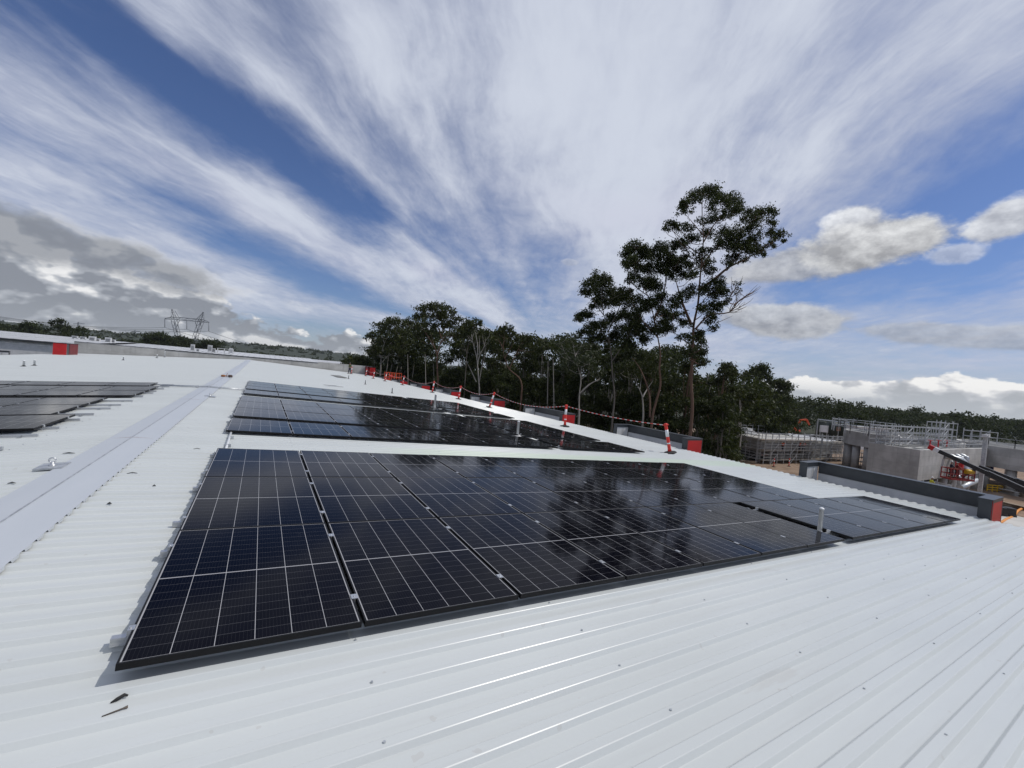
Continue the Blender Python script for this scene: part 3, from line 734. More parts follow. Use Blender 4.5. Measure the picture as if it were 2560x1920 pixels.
# ------------------------------------------------------------------ trees
import numpy as np
def gpt(px, D, z=GZ):
    a = (px-1280)/FPX; b = ((z-CAM.z)/D - FWD.z - RGT.z*a)/DWN.z
    return CAM + (FWD + RGT*a + DWN*b)*D
def f_leaf(c0, c1, c2, sc=.55):
    def fn(b):
        r = island(); n = noise(posw(), sc, 3, .5); nt = X.nt
        c = mixc(sstep(.35,.65,n)*.6, mixc(r*r, c0, c1), c2)
        tr = nt.nodes.new('ShaderNodeBsdfTranslucent'); nt.links.new(mixc(.5, c, (.10,.14,.02)).k, tr.inputs['Color'])
        ms = nt.nodes.new('ShaderNodeMixShader'); ms.inputs[0].default_value = .18
        nt.links.new(b.outputs[0], ms.inputs[1]); nt.links.new(tr.outputs[0], ms.inputs[2]); nt.links.new(ms.outputs[0], nt.nodes['Material Output'].inputs['Surface'])
        return {'Base Color': c}
    return fn
M['leaf_dark'] = mat('gum_leaves', (.03,.045,.015), .55, 0, f_leaf((.010,.016,.005), (.090,.105,.030), (.018,.025,.008)), .15)
M['leaf_mid'] = mat('olive_leaves', (.04,.055,.02), .55, 0, f_leaf((.016,.023,.008), (.095,.105,.030), (.030,.036,.011)), .15)
M['leaf_pale'] = mat('pale_leaves', (.06,.075,.04), .55, 0, f_leaf((.026,.034,.016), (.085,.10,.05), (.048,.056,.028)), .2)
M['leaf_far'] = mat('far_leaves', (.03,.045,.02), .7, 0, f_leaf((.014,.021,.009), (.060,.072,.028), (.030,.040,.016), .10), .15)
def f_bark(c0, c1, c2):
    def fn(b):
        p = posw(); x, y, z = sep(p); n = noise(vec(x*2.5, y*2.5, z*.5), 1.6, 6, .6)
        return {'Base Color': mixc(sstep(.55,.75,noise(vec(x*3,y*3,z*.35),.9,4)), mixc(n, c0, c1), c2), 'Normal': bump(noise(vec(x*8,y*8,z*1.2),2,4), .35, .04)}
    return fn
M['bark_tan'] = mat('tan_bark', (.2,.13,.09), .8, 0, f_bark((.085,.045,.03), (.20,.115,.075), (.05,.035,.028)))
M['bark_pale'] = mat('pale_bark', (.42,.39,.35), .75, 0, f_bark((.22,.195,.17), (.42,.39,.35), (.13,.10,.08)))
M['bark_grey'] = mat('grey_bark', (.14,.12,.10), .85, 0, f_bark((.07,.06,.05), (.19,.165,.14), (.05,.042,.035)))
class Leaves:
    def __init__(s, seed): s.P = []; s.g = np.random.default_rng(seed)
    def clump(s, c, r, dens=1.0, ln=.28, wd=.10, flat=1.0):
        g = s.g; n = max(12, int(330*r*r*dens*(.28*.10)/(ln*wd)))
        k = max(3, int(7 + r*5)); u = g.normal(size=(k,3)); u /= np.linalg.norm(u, axis=1)[:,None]
        u[:,2] = np.where(u[:,2] < -.45, -u[:,2]*.6, u[:,2])
        sub = u*(g.uniform(.35, .95, (k,1)))*r*np.array([1,1,flat])
        w = g.integers(0, k, n); p = sub[w] + g.normal(size=(n,3))*r*np.array([.20,.20,.17]) + np.array(c)
        d = g.normal(size=(n,3)); d[:,2] -= .75; d /= np.linalg.norm(d, axis=1)[:,None]
        o = g.normal(size=(n,3)); sd = np.cross(d, o); sd /= np.linalg.norm(sd, axis=1)[:,None] + 1e-9
        L = g.uniform(.6, 1.35, (n,1))*ln; W = g.uniform(.7, 1.3, (n,1))*wd
        s.P.append(np.stack([p, p + d*L*.45 + sd*W*.5, p + d*L, p + d*L*.45 - sd*W*.5], 1))
    def build(s, name, m_, parent, origin):
        v = np.concatenate(s.P).reshape(-1, 3) - np.array(origin); n = len(v)//4
        me = bpy.data.meshes.new(name); me.vertices.add(len(v)); me.vertices.foreach_set('co', v.astype(np.float32).ravel())
        me.loops.add(4*n); me.loops.foreach_set('vertex_index', np.arange(4*n, dtype=np.int32))
        me.polygons.add(n); me.polygons.foreach_set('loop_start', np.arange(0, 4*n, 4, dtype=np.int32))
        try: me.polygons.foreach_set('loop_total', np.full(n, 4, dtype=np.int32))
        except Exception: pass
        me.materials.append(m_); me.update(); me.validate()
        return link(name, me, parent)
def limb(m, a, b, r0, r1, g, sag=.12, n=6, seg=6):
    a, b = Vector(a), Vector(b); L = (b-a).length; pts = []
    w = Vector((g.uniform(-1,1), g.uniform(-1,1), g.uniform(-.3,.3)))*L*.07
    for i in range(n+1):
        t = i/n; p = a.lerp(b, t); p.z -= sag*L*math.sin(PI*t)*(1-t*.4); p += w*math.sin(2*PI*t)
        pts.append(p)
    m.tube(pts, [r0*(1-i/n) + r1*(i/n) for i in range(n+1)], seg, False)
    return pts
def smooth_path(pts, n=4):
    out = []
    for i in range(len(pts)-1):
        p0 = pts[max(i-1,0)]; p1 = pts[i]; p2 = pts[i+1]; p3 = pts[min(i+2, len(pts)-1)]
        for k in range(n):
            t = k/n; out.append(.5*((2*p1) + (p2-p0)*t + (2*p0-5*p1+4*p2-p3)*t*t + (3*p1-p0-3*p2+p3)*t**3))
    return out + [pts[-1]]
def surveyed_tree(name, label, D, off, sc, trunk, limbs, clumps, leaf, bark, r0, seed, ln=.26, wd=.10, dens=1.0, spread=.09, group='tall gum trees beyond the roof edge', twigs=()):
    """trunk / limbs / clumps as measured on the survey photo (x, y in a crop), spread in depth by the crown's own width"""
    g = random.Random(seed)
    def W(x, y, dd=0.0): return at(off[0] + x*sc, off[1] + y*sc, D + dd)
    m2 = sc/FPX*D                                     # metres per crop unit
    tp = [W(x, y) for x, y in trunk]; base = Vector((tp[0].x, tp[0].y, GZ))
    if tp[0].z - GZ > 1: tp = [base, base.lerp(tp[0], .5) + Vector((.1,.05,0))] + tp
    t = thing(name, base, label, 'tree', group)
    m = MB(); path = smooth_path(tp, 4); k = len(path)
    rad = [max(.035, r0*(1 - .88*(i/(k-1))**.9)) * (1.25 if i == 0 else 1) for i in range(k)]
    m.tube([p - base for p in path], rad, 10, False)
    attach = [(p, r) for p, r in zip(path, rad)][k//3:]
    for lb in limbs:
        dd = [0]; 
        for i in range(1, len(lb)-1): dd.append(dd[-1] + g.uniform(-1, 1)*spread*D*.3)
        pts = [W(x, y, q) for (x, y), q in zip(lb[:-1], dd + [0]*9)]; rr = lb[-1]
        pts = smooth_path(pts, 3); n = len(pts); rs = [rr*(1 - .8*i/(n-1)) for i in range(n)]
        m.tube([p - base for p in pts], rs, 7, False); attach += list(zip(pts, rs))
    L = Leaves(seed)
    for c in clumps:
        x, y, r = c[:3]; R_ = r*m2*(1.14 if seed == 11 else 1.24); c0 = W(x, y)
        dd = g.uniform(-1, 1)*spread*D; c1 = W(x, y, dd)
        L.clump(c1, R_, dens*(c[3] if len(c) > 3 else 1), ln, wd)
        best = min(attach, key=lambda q: (q[0]-c1).length + max(0, q[0].z - c1.z + .3*R_)*3)
        limb(m, best[0]-base, c1 - base - Vector((0,0,.1*R_)), min(best[1]*.6, .055 + .02*R_), .018, g)
        for _ in range(3):
            e = c1 + Vector((g.uniform(-.8,.8), g.uniform(-.8,.8), g.uniform(-.1,.45)))*R_; limb(m, c1 - base - Vector((0,0,.1*R_)), e - base, .022, .008, g, .05, 3, 4)
    for tw in twigs:                                   # bare dead branches
        x0, y0, x1, y1, n = tw; a = W(x0, y0)
        for i in range(n):
            f = i/max(1, n-1); b = W(x1 + g.uniform(-45,45), y1 + g.uniform(-45,45), g.uniform(-.6,.6)); limb(m, a.lerp(W(x1,y1), f*.5)-base, b-base, .035, .008, g, .1, 4, 5)
    m.obj('trunk', bark, t); L.build('crown', leaf, t, base)
    return t
A_, SA = (1350, 450), 700/1936
surveyed_tree('gum_tree', 'tallest gum tree with red brown trunk and a wide broken crown', 36.5, A_, SA,
  [(1052,1600),(1045,1400),(1056,1200),(1062,1010),(1092,860),(1105,700),(1118,560),(1130,400),(1122,260),(1120,150)],
  [[(1045,1000),(985,850),(940,700),.14],[(1100,760),(1200,690),(1310,600),(1420,550),(1500,495),.15],[(1115,600),(1200,480),(1270,380),.09],[(1290,625),(1390,500),(1450,380),(1530,290),.07],[(1480,330),(1590,300),.04],[(1130,430),(1210,300),(1300,200),.07],
   [(1128,380),(1060,300),(1000,230),.05],[(1120,520),(1040,470),(960,390),(890,330),.06],[(1075,1030),(1170,935),(1310,915),(1380,830),(1475,780),.085],[(1050,1150),(960,1080),(910,1040),.05],[(1420,500),(1560,455),(1660,410),.05],[(1310,915),(1395,912),.03],[(1230,985),(1335,938),.03]],
  [(1080,120,75),(1165,95,75),(1215,120,60),(1020,175,55),(985,215,38),(1250,165,75),(1335,145,70),(1380,200,62),(1345,215,55),(1430,260,52),(1540,245,66),(1590,235,42),(1600,295,40),(1490,268,46),(1455,225,36),(1600,370,46),(1665,385,40),(1590,455,38),(1690,425,24),(1625,410,36),
   (900,315,42),(865,335,26),(940,322,34),(1020,350,55),(1180,285,58,.8),(1265,268,48,.8),(1110,290,40,.6),(1050,420,56),(955,470,55),(925,445,40),(985,440,40),(1150,380,60,.8),(1270,370,66),(1370,380,70),(1450,350,62),(1480,420,64),(1250,450,58),(1330,440,60),(1380,480,70),(1460,490,62),(1520,505,42),(1330,545,52),(1290,585,36,.8),(1415,555,30),
   (1130,495,52,.8),(1095,560,56,.8),(1010,610,56),(985,670,48),(1065,660,48,.8),(1130,610,44),(1185,640,46,.9),(1165,560,36,.7),(1215,735,64),(1250,800,66),(1165,790,70),(1040,770,56,.8),(985,830,62),(1200,880,66),(1130,900,56),(950,950,56),(1175,980,58),(1010,990,48),(930,880,50),(1200,1030,30),(1110,1070,40),(1070,1090,56),(1120,1130,36),(1300,830,28,.7),(1000,1100,44),(1030,1200,46),(1115,1200,50),(1130,1270,48),(1348,720,34,.35),(1360,770,30,.4),(1270,860,34)],
  M['leaf_dark'], M['bark_tan'], .175, 11, .19, .085, 1.75, .075, twigs=((1310,915,1400,770,7),(1380,830,1490,750,6),(1310,915,1440,850,5),(1300,840,1360,700,6)))
surveyed_tree('gum_tree', 'middle gum of the tall trio, dense crown left of the tallest one', 38, A_, SA,
  [(775,1660),(800,1540),(832,1420),(826,1300),(832,1200),(815,1090),(790,960),(745,800),(690,690),(640,600)],
  [[(790,960),(850,820),(870,650),.10],[(745,800),(640,720),(600,640),.05],[(815,1090),(700,960),(640,850),.06],[(770,880),(860,760),(880,620),.06],[(760,1640),(755,1480),(700,1320),(640,1230),.10],[(715,760),(760,640),(780,560),.05]],
  [(620,490,55),(665,465,50),(595,530,44),(600,590,44),(650,570,55),(700,515,62),(760,540,70),(835,490,56),(880,505,55),(905,560,52),(860,575,68),(930,590,50),(780,620,70),(700,620,58),(655,670,36),(870,650,56),(940,640,44),(625,695,34),(720,740,48,.9),(760,700,56),(800,770,64),(700,840,52,.8),(850,840,64),(780,880,64),(860,920,56),(720,905,46,.9),(830,1000,58),(880,1040,58),(800,1060,48),(670,960,40,.8),(890,960,50),(960,560,36),(1000,530,30)],
  M['leaf_dark'], M['bark_tan'], .135, 12, .19, .085, 1.9, .075)
surveyed_tree('gum_tree', 'left gum of the tall trio, rounded crown over smaller trees', 40, A_, SA,
  [(500,1660),(515,1500),(500,1330),(492,1200),(470,1050),(435,900),(425,760)],
  [[(480,1120),(400,1010),(300,960),.07],[(470,1050),(540,900),(580,800),.07],[(445,940),(380,850),(340,770),.05],[(500,1250),(600,1100),(640,1010),.07]],
  [(400,690,58),(450,705,55),(350,750,58),(315,790,40),(420,780,66),(480,780,56),(540,795,48),(590,770,40),(625,780,30),(400,860,58),(470,850,66),(560,850,66),(620,830,48),(350,880,38,.8),(290,950,48),(262,965,32),(335,950,46),(345,1010,38),(305,1060,42),(270,1090,26,.7),(420,1020,66),(480,980,56,.9),(560,950,66),(600,940,46),(380,1080,56),(450,1100,66),(520,1080,58),(480,1170,50),(600,1020,58),(650,990,56),(700,1040,66),(640,1080,66),(720,1120,56),(600,1150,56),(340,1110,36,.8),(660,880,40,.7),(650,930,40,.8)],
  M['leaf_dark'], M['bark_grey'], .115, 13, .20, .09, 1.9, .075)
B_, SB = (850, 720), 650/2212
surveyed_tree('gum_tree', 'dome crowned gum standing above the left end of the tree line', 74, B_, SB,
  [(832,860),(828,700),(826,590),(845,500),(865,430),(880,330)],
  [[(835,560),(760,430),(690,330),.13],[(830,600),(800,480),(770,380),.10],[(850,480),(930,360),(975,280),.12],[(865,430),(830,320),(800,240),.10],[(834,860),(836,760),(820,660),.12]],
  [(690,205,56),(740,180,52),(800,180,60),(860,185,60),(920,190,56),(965,225,50),(645,255,48),(700,250,55),(770,250,55),(840,250,62),(900,250,60),(990,285,42),(600,290,34),(575,300,24),(680,320,60),(750,320,55),(820,330,46,.8),(900,320,60),(960,330,55),(1005,345,40),(640,350,44),(720,395,44,.9),(990,400,48),(930,400,44,.8),(660,420,40),(770,440,36,.7)],
  M['leaf_mid'], M['bark_tan'], .22, 14, .46, .2, 1.3, .05)
surveyed_tree('gum_tree', 'spreading gum at the far left end of the tree line', 84, B_, SB,
  [(345,720),(350,600),(368,500),(410,410),(440,350)],
  [[(352,600),(310,500),(270,410),.12],[(360,540),(460,440),(520,350),.12],[(350,640),(420,560),(450,530),.09],[(380,470),(350,400),(330,340),.09]],
  [(320,330,46),(365,310,46),(410,300,46),(460,305,50),(510,295,52),(545,320,44),(275,395,40),(240,415,28),(222,430,18),(350,385,56),(430,375,62),(500,380,62),(560,400,50),(300,460,36),(380,455,52),(460,460,66),(530,480,60),(580,470,50),(290,520,40),(240,545,44),(330,560,40),(480,540,60),(560,560,60),(420,520,44)],
  M['leaf_mid'], M['bark_pale'], .21, 15, .5, .21, 1.3, .05)
surveyed_tree('gum_tree', 'small crowned gum right beside the dome crowned one', 72, B_, SB,
  [(1060,860),(1070,700),(1080,560),(1100,430)], [[(1080,560),(1040,440),.08],[(1090,480),(1150,400),.08]],
  [(1060,290,36),(1100,300,40),(1140,300,44),(1180,300,36),(1195,320,22),(1050,340,44),(1110,350,50),(1160,360,44),(1200,400,40),(1060,420,50),(1130,430,50),(1220,440,36),(1010,470,40),(1090,500,50)],
  M['leaf_mid'], M['bark_grey'], .15, 16, .46, .2, 1.3, .05)
surveyed_tree('bare_gum', 'leafless white gum with thin forked branches in front of the tree line', 62, B_, SB,
  [(1186,900),(1180,780),(1172,680),(1166,610),(1150,540),(1130,460),(1118,395)],
  [[(1172,640),(1190,570),(1225,500),(1240,430),.10],[(1165,610),(1172,500),(1160,420),(1155,375),.09],[(1190,570),(1185,470),(1190,410),.07],[(1186,800),(1205,680),(1230,600),(1238,480),.07],[(1160,800),(1110,690),(1088,650),.09],[(1140,520),(1150,440),.04]],
  [(1160,385,12,.3),(1125,400,10,.3)], M['leaf_mid'], M['bark_pale'], .15, 17, .4, .16, .8, .01, twigs=((1130,460,1115,390,4),(1225,500,1245,420,4)))
surveyed_tree('gum_tree', 'round topped gum with a crooked brown trunk in the middle of the tree line', 60, B_, SB,
  [(1545,890),(1545,820),(1520,760),(1440,690),(1410,620),(1390,540),(1395,430)], [[(1400,600),(1470,480),.09],[(1392,520),(1340,420),.08],[(1440,690),(1500,560),(1540,470),.09]],
  [(1330,385,36),(1370,360,40),(1410,350,42),(1450,370,40),(1475,395,34),(1320,430,36),(1390,410,46),(1440,430,44),(1500,440,46),(1560,450,50),(1610,430,44),(1640,420,36),(1540,520,55),(1460,500,46),(1370,480,44),(1620,500,55),(1680,460,44),(1700,520,48),(1740,500,40)],
  M['leaf_mid'], M['bark_tan'], .16, 18, .42, .18, 1.3, .05)
surveyed_tree('gum_tree', 'thin pale green gum left of the tall trio', 50, B_, SB,
  [(2036,1100),(2034,980),(2040,880),(2050,780),(2010,620),(1985,500)], [[(2040,900),(2120,820),(2210,780),.10],[(2050,780),(2120,720),.06],[(2020,660),(1920,560),(1880,470),.07],[(2000,580),(2060,480),.06]],
  [(1860,420,30,.7),(1920,420,36,.7),(1980,410,36,.7),(1985,460,44,.7),(1900,470,40,.7),(2040,470,44,.7),(1850,480,36,.7),(1940,530,50,.7),(2030,540,50,.7),(2090,520,46,.7),(1890,560,46,.7),(2000,600,50,.7),(2090,600,50,.7),(2140,560,44,.7),(1930,620,50,.7),(2120,650,46,.7)],
  M['leaf_pale'], M['bark_pale'], .125, 19, .34, .13, 1.05, .06)
surveyed_tree('gum_tree', 'white forked gum trunk below the left gum of the tall trio', 42, A_, SA,
  [(712,1660),(712,1560),(705,1490),(680,1430),(655,1370)], [[(710,1500),(745,1440),(780,1390),.09],[(690,1450),(700,1380),.05]],
  [(650,1330,60),(700,1300,70),(770,1330,60),(600,1290,60),(820,1260,55),(560,1330,60)], M['leaf_mid'], M['bark_pale'], .14, 20, .3, .12, 1.0, .06)
surveyed_tree('gum_tree', 'slender white gum with one bent limb between bare trunks', 47, A_, SA,
  [(268,1640),(270,1500),(280,1400),(285,1290)], [[(275,1480),(350,1410),(420,1370),.08],[(280,1400),(300,1320),.05]],
  [(250,1250,50),(320,1270,60),(400,1330,55),(200,1300,60),(360,1220,50)], M['leaf_pale'], M['bark_pale'], .12, 21, .32, .12, .8, .06)
# understorey and the rows behind: every tree its own height, width and seed
def grown_tree(px, top, D, wpx, seed, leaf, bark, label, low=.25, dens=.9, name='gum_tree', group='trees of the tree line', ln=None, gz=GZ):
    g = random.Random(seed); base = gpt(px, D, gz); topz = at(px, top, D).z; H = max(3.5, topz - gz); Rw = wpx/FPX*D/2
    ln = ln or (.0062*D if D > 45 else .28); wd = ln*.42
    t = thing(name, base, label, 'tree', group); m = MB(); L = Leaves(seed)
    lean = Vector((g.uniform(-.06,.06), g.uniform(-.06,.06), 0))*H
    st = [Vector((0,0,-.3)), Vector((0,0,H*.25)) + lean*.2, Vector((0,0,H*.5)) + lean*.7, Vector((0,0,H*.92)) + lean]
    st = smooth_path(st, 3); k = len(st); r0 = .012*H + .06
    m.tube(st, [r0*(1 - .9*i/(k-1)) + .02 for i in range(k)], 8, False)
    n = max(7, int(9 + Rw*2.2))
    for i in range(n):
        f = low + (1-low)*((i+.5)/n); a = i*2.4 + g.uniform(-.5,.5); prof = math.sin(PI*min(1, (.28 + .72*(f-low)/(1-low))*1.0))**.6
        rr = Rw*prof*g.uniform(.45, .95); z = H*f; s0 = st[min(k-1, int(f*.72*(k-1)))]
        e = Vector((math.cos(a)*rr, math.sin(a)*rr, z)) + lean*f
        cr = max(.5, Rw*g.uniform(.30,.46)); e.z = min(e.z, H - cr*.5)
        limb(m, s0, e, .03 + .006*H*(1-f), .02, g); L.clump(e + base, cr, dens, ln, wd, .85)
        for q in range(2):
            e2 = e + Vector((g.uniform(-1,1), g.uniform(-1,1), g.uniform(-.5,.45)))*cr*1.1; e2.z = min(e2.z, H - cr*.3)
            limb(m, e, e2, .03, .012, g, .1, 3, 4); L.clump(e2 + base, cr*.72, dens, ln, wd, .85)
    L.clump(Vector((0,0,H - Rw*.22)) + lean + base, Rw*.42, dens, ln, wd, .8)
    m.obj('trunk', bark, t); L.build('crown', leaf, t, base); return t
TL = [ # px, skyline py, depth, width px, leaf, bark, low, label
 (895,893,120,90,'leaf_mid','bark_grey',.1,'low bushy tree at the left foot of the tree line, behind the worker'),
 (925,872,100,80,'leaf_dark','bark_grey',.12,'dark low tree just left of the red corner block'),
 (1000,842,95,90,'leaf_dark','bark_pale',.2,'dark tree below the spreading gum at the left end'),
 (1040,822,92,80,'leaf_dark','bark_grey',.2,'dark tree in the gap between the spreading gum and the dome crowned gum'),
 (1135,815,84,95,'leaf_dark','bark_pale',.2,'dark tree right below the dome crowned gum'),
 (1180,822,78,100,'leaf_dark','bark_grey',.15,'dark tree straight behind the leafless white gum'),
 (1235,830,76,95,'leaf_mid','bark_pale',.25,'olive tree right of the leafless white gum'),
 (1300,846,72,100,'leaf_dark','bark_grey',.15,'dark tree under the round topped gum'),
 (1350,846,70,90,'leaf_dark','bark_pale',.2,'dark tree right of the round topped gum'),
 (1395,852,66,100,'leaf_mid','bark_grey',.15,'olive tree behind the thin pale green gum'),
 (1440,856,60,110,'leaf_dark','bark_grey',.15,'dark tree between the pale green gum and the tall trio'),
 (1500,880,56,110,'leaf_dark','bark_pale',.15,'dark tree below the left gum of the tall trio'),
 (1560,872,54,120,'leaf_dark','bark_grey',.12,'dark tree below the middle gum of the tall trio'),
 (1625,880,52,120,'leaf_mid','bark_tan',.12,'olive tree filling the gap under the middle gum'),
 (1690,862,52,110,'leaf_mid','bark_tan',.15,'yellow green tree just left of the tallest trunk'),
 (1765,905,50,110,'leaf_mid','bark_tan',.12,'bushy tree just right of the tallest trunk'),
 (1800,925,54,90,'leaf_dark','bark_grey',.12,'dark rounded tree right of the tallest gum'),
 (1872,914,92,105,'leaf_dark','bark_grey',.15,'open crowned tree standing up at the right end of the tree line'),
 (1925,948,105,95,'leaf_dark','bark_grey',.1,'last dark tree before the wooded hillside'),
 (1770,985,44,110,'leaf_dark','bark_grey',.05,'dense low tree below the tallest gum, beside the parapet'),
 (1720,1000,46,120,'leaf_dark','bark_grey',.05,'dense low tree behind the chain near the nearest bollard'),
 (1640,990,50,120,'leaf_dark','bark_pale',.05,'dense low tree behind the second parapet'),
 (1560,985,52,110,'leaf_dark','bark_grey',.05,'dense low tree behind the middle of the nearest chain'),
 (1480,985,56,120,'leaf_mid','bark_grey',.05,'green shrubby tree behind the third parapet'),
 (1400,965,60,110,'leaf_dark','bark_grey',.05,'dense low tree behind the second bollard'),
 (1330,945,64,110,'leaf_mid','bark_grey',.05,'green shrubby tree behind the third bollard'),
 (1260,935,68,110,'leaf_dark','bark_grey',.05,'dense low tree behind the fourth parapet'),
 (1190,930,74,110,'leaf_dark','bark_grey',.05,'dense low tree behind the fourth bollard'),
 (1120,925,80,110,'leaf_dark','bark_grey',.05,'dense low tree behind the fifth bollard'),
 (1050,920,88,110,'leaf_dark','bark_grey',.05,'dense low tree behind the sixth bollard'),
 (985,912,98,100,'leaf_dark','bark_grey',.05,'dense low tree behind the orange work cage'),
 (1812,1000,58,80,'leaf_dark','bark_grey',.04,'leafy tree overhanging the scaffolded slab from the left'),
 (1785,1050,40,70,'leaf_dark','bark_grey',.04,'leafy shrub touching the red end of the second parapet'),
 (1915,985,90,110,'leaf_dark','bark_grey',.04,'dark tree behind the left corner of the scaffolded slab')]
for i, (px, top, D, w, lf, bk, lo, l) in enumerate(TL):
    grown_tree(px, top, D, w, 100+i, M[lf], M[bk], l, lo, 1.5 if lo < .12 else 1.15)
# the dark inside of the wood behind those trees
Lw = Leaves(77); mw_ = MB(); gg = random.Random(5)
for i in range(420):
    px = gg.uniform(940, 1930); D = gg.uniform(58, 95) if px > 1400 else gg.uniform(85, 130)
    hpx = 882 + (px-656)*.0909; z = at(px, hpx + gg.uniform(-95 if px < 1720 else -25, 60), D).z
    Lw.clump(gpt(px, D, z), gg.uniform(1.6, 2.8), .8, .6, .3, .9)
for i in range(60):
    px = gg.uniform(950, 1850); D = gg.uniform(52, 80) if px > 1350 else gg.uniform(78, 105); b = gpt(px, D); h = gg.uniform(9, 14)
    mw_.tube([b, b + Vector((gg.uniform(-.5,.5), 0, h*.5)), b + Vector((gg.uniform(-1.2,1.2), gg.uniform(-.6,.6), h))], [.13,.10,.04], 6, False)
wd_ = Lw.build('inner_wood', M['leaf_dark'], None, (0,0,0)); tag(wd_, 'dark foliage inside the wood behind the front gum trees', 'wood', kind='stuff')
o = mw_.obj('inner_trunks', M['bark_pale'], None); tag(o, 'thin pale trunks deep inside the dark wood', 'tree trunks', kind='stuff')
# ------------------------------------------------------------------ the building site beyond the roof
def gxy(px, D): p = gpt(px, D); return Vector((p.x, p.y, 0))
M['tube'] = mat('scaffold_tube', (.5,.5,.5), .45, .2, f_mottle((.36,.37,.38), (.52,.53,.54), 2))
M['ply'] = mat('formwork_ply', (.26,.20,.14), .8, 0, f_mottle((.17,.13,.09), (.36,.29,.21), 1.2))
M['deck'] = mat('fresh_concrete', (.50,.49,.46), .85, 0, f_mottle((.42,.41,.38), (.56,.55,.52), .4, 8))
M['steel_dk'] = mat('dark_boom', (.018,.018,.02), .5, 0, f_mottle((.012,.012,.013), (.03,.03,.03), 3))
M['dgreen'] = mat('dark_green_tank', (.020,.028,.016), .5, 0, f_mottle((.014,.02,.012), (.028,.037,.022), .8))
def scaffold(label, pts, z0, z1, bay, lift, depth=1.1, boards=True, brace=True, th=.075, group='scaffolds on the building site'):
    """scaffold bays along a polyline of ground points"""
    b0 = pts[0]; t = thing('scaffold', (b0.x, b0.y, z0), label, 'scaffold', group); o = Vector((b0.x, b0.y, z0)); H = z1 - z0
    st, le, br, bd = MB(), MB(), MB(), MB(); rr = random.Random(len(label)); nl = max(1, round(H/lift))
    for a, b in zip(pts[:-1], pts[1:]):
        d = (b-a); L = d.length; d.normalize(); nr = Vector((d.y, -d.x, 0)); n = max(1, round(L/bay)); rows = (0, depth) if depth else (0,)
        for i in range(n+1):
            p = a + d*(L*i/n) - Vector((b0.x, b0.y, 0))
            for w in rows:
                q = p + nr*w; st.bar(q, q + Vector((0,0,H + rr.uniform(0, .35))), th)
            if depth:
                for k in range(1, nl+1): le.bar(p + Vector((0,0,H*k/nl - .05)), p + nr*depth + Vector((0,0,H*k/nl - .05)), th*.9)
        e0 = a - Vector((b0.x, b0.y, 0)); e1 = b - Vector((b0.x, b0.y, 0))
        for k in range(1, nl+1):
            for w in rows:
                for dz in ((0, -.5, -1.0) if lift > 1.4 else (0,)):
                    z = H*k/nl + dz
                    if z > .2: le.bar(e0 + nr*w + Vector((0,0,z)), e1 + nr*w + Vector((0,0,z)), th*.85)
        for i in range(n):
            if brace and i % 3 == 1:
                for k in range(nl): br.bar(e0 + d*(L*i/n) + nr*depth + Vector((0,0,H*k/nl)), e0 + d*(L*(i+1)/n) + nr*depth + Vector((0,0,H*(k+1)/nl)), th*.8)
            if boards and depth:
                for k in range(1, nl+1):
                    if rr.random() < .75: 
                        z = H*k/nl - 1.0 if lift > 1.4 else H*k/nl
                        s0 = e0 + d*(L*i/n); s1 = e0 + d*(L*(i+1)/n); c = nr*(depth*.5)
                        bd.bar(s0 + c + Vector((0,0,z-.06)), s1 + c + Vector((0,0,z-.06)), depth*.9, .05)
    st.objs('standard', M['tube'], t); le.objs('ledger', M['tube'], t)
    if br.v: br.objs('brace', M['tube'], t)
    if bd.v: bd.objs('board', M['ply'], t)
    return t
def frame2(o, dx):            # a local frame: origin on the ground, x direction
    d = dx.normalized(); return o, d, Vector((-d.y, d.x, 0))
def obox(m, o, d, n, a0, a1, b0, b1, z0, z1):
    m.prism([tuple((o + d*a + n*b).xy) for a, b in ((a0,b0),(a1,b0),(a1,b1),(a0,b1))], z0, z1)
# scaffolded slab building
o1, d1, n1 = frame2(gxy(1896, 72.5), Vector((FWD.x, FWD.y, 0)).normalized()*.436 + Vector((RGT.x, RGT.y, 0)).normalized()*.9)
t = thing('slab_building', (o1.x, o1.y, GZ), 'unfinished concrete slab building wrapped in scaffolding beside the trees', 'building'); oo = Vector((0,0,0)); 
def local(m): m.v = [(x - o1.x, y - o1.y, z - GZ) for x, y, z in m.v]; return m
m = MB(); obox(m, o1, d1, n1, -.3, 17, -.3, 9, -5.95, -5.5); local(m).obj('roof_slab', M['deck'], t)
m = MB(); obox(m, o1, d1, n1, 0, 16.8, 0, 8.8, -7.35, -5.95); local(m).obj('upper_wall', M['conc'], t)
m = MB(); obox(m, o1, d1, n1, -.3, 17, -.3, 9, -7.65, -7.35); local(m).obj('floor_slab', M['conc'], t)
m = MB(); obox(m, o1, d1, n1, 1.2, 16, 1.2, 8, GZ, -7.65); local(m).obj('storey_shade', M['black'], t)  # black box standing in for the shade inside the open lower storey
m = MB()
for a in range(6):
    for b in (.1, 8.4): obox(m, o1, d1, n1, .2+3.2*a, .55+3.2*a, b, b+.35, GZ, -7.65)
local(m).objs('column', M['conc'], t)
o1b = o1 + d1*18.5 + n1*1.0
t = thing('slab_building', (o1b.x, o1b.y, GZ), 'second scaffolded slab with white sheeted roof right of the first slab', 'building')
def localb(m): m.v = [(x - o1b.x, y - o1b.y, z - GZ) for x, y, z in m.v]; return m
m = MB(); obox(m, o1b, d1, n1, 0, 11, 0, 18, -6.2, -5.9); localb(m).obj('roof_slab', M['deck'], t)
m = MB(); obox(m, o1b, d1, n1, .4, 10.6, .4, 17.6, -8.4, -6.2); localb(m).obj('wall', M['conc'], t)
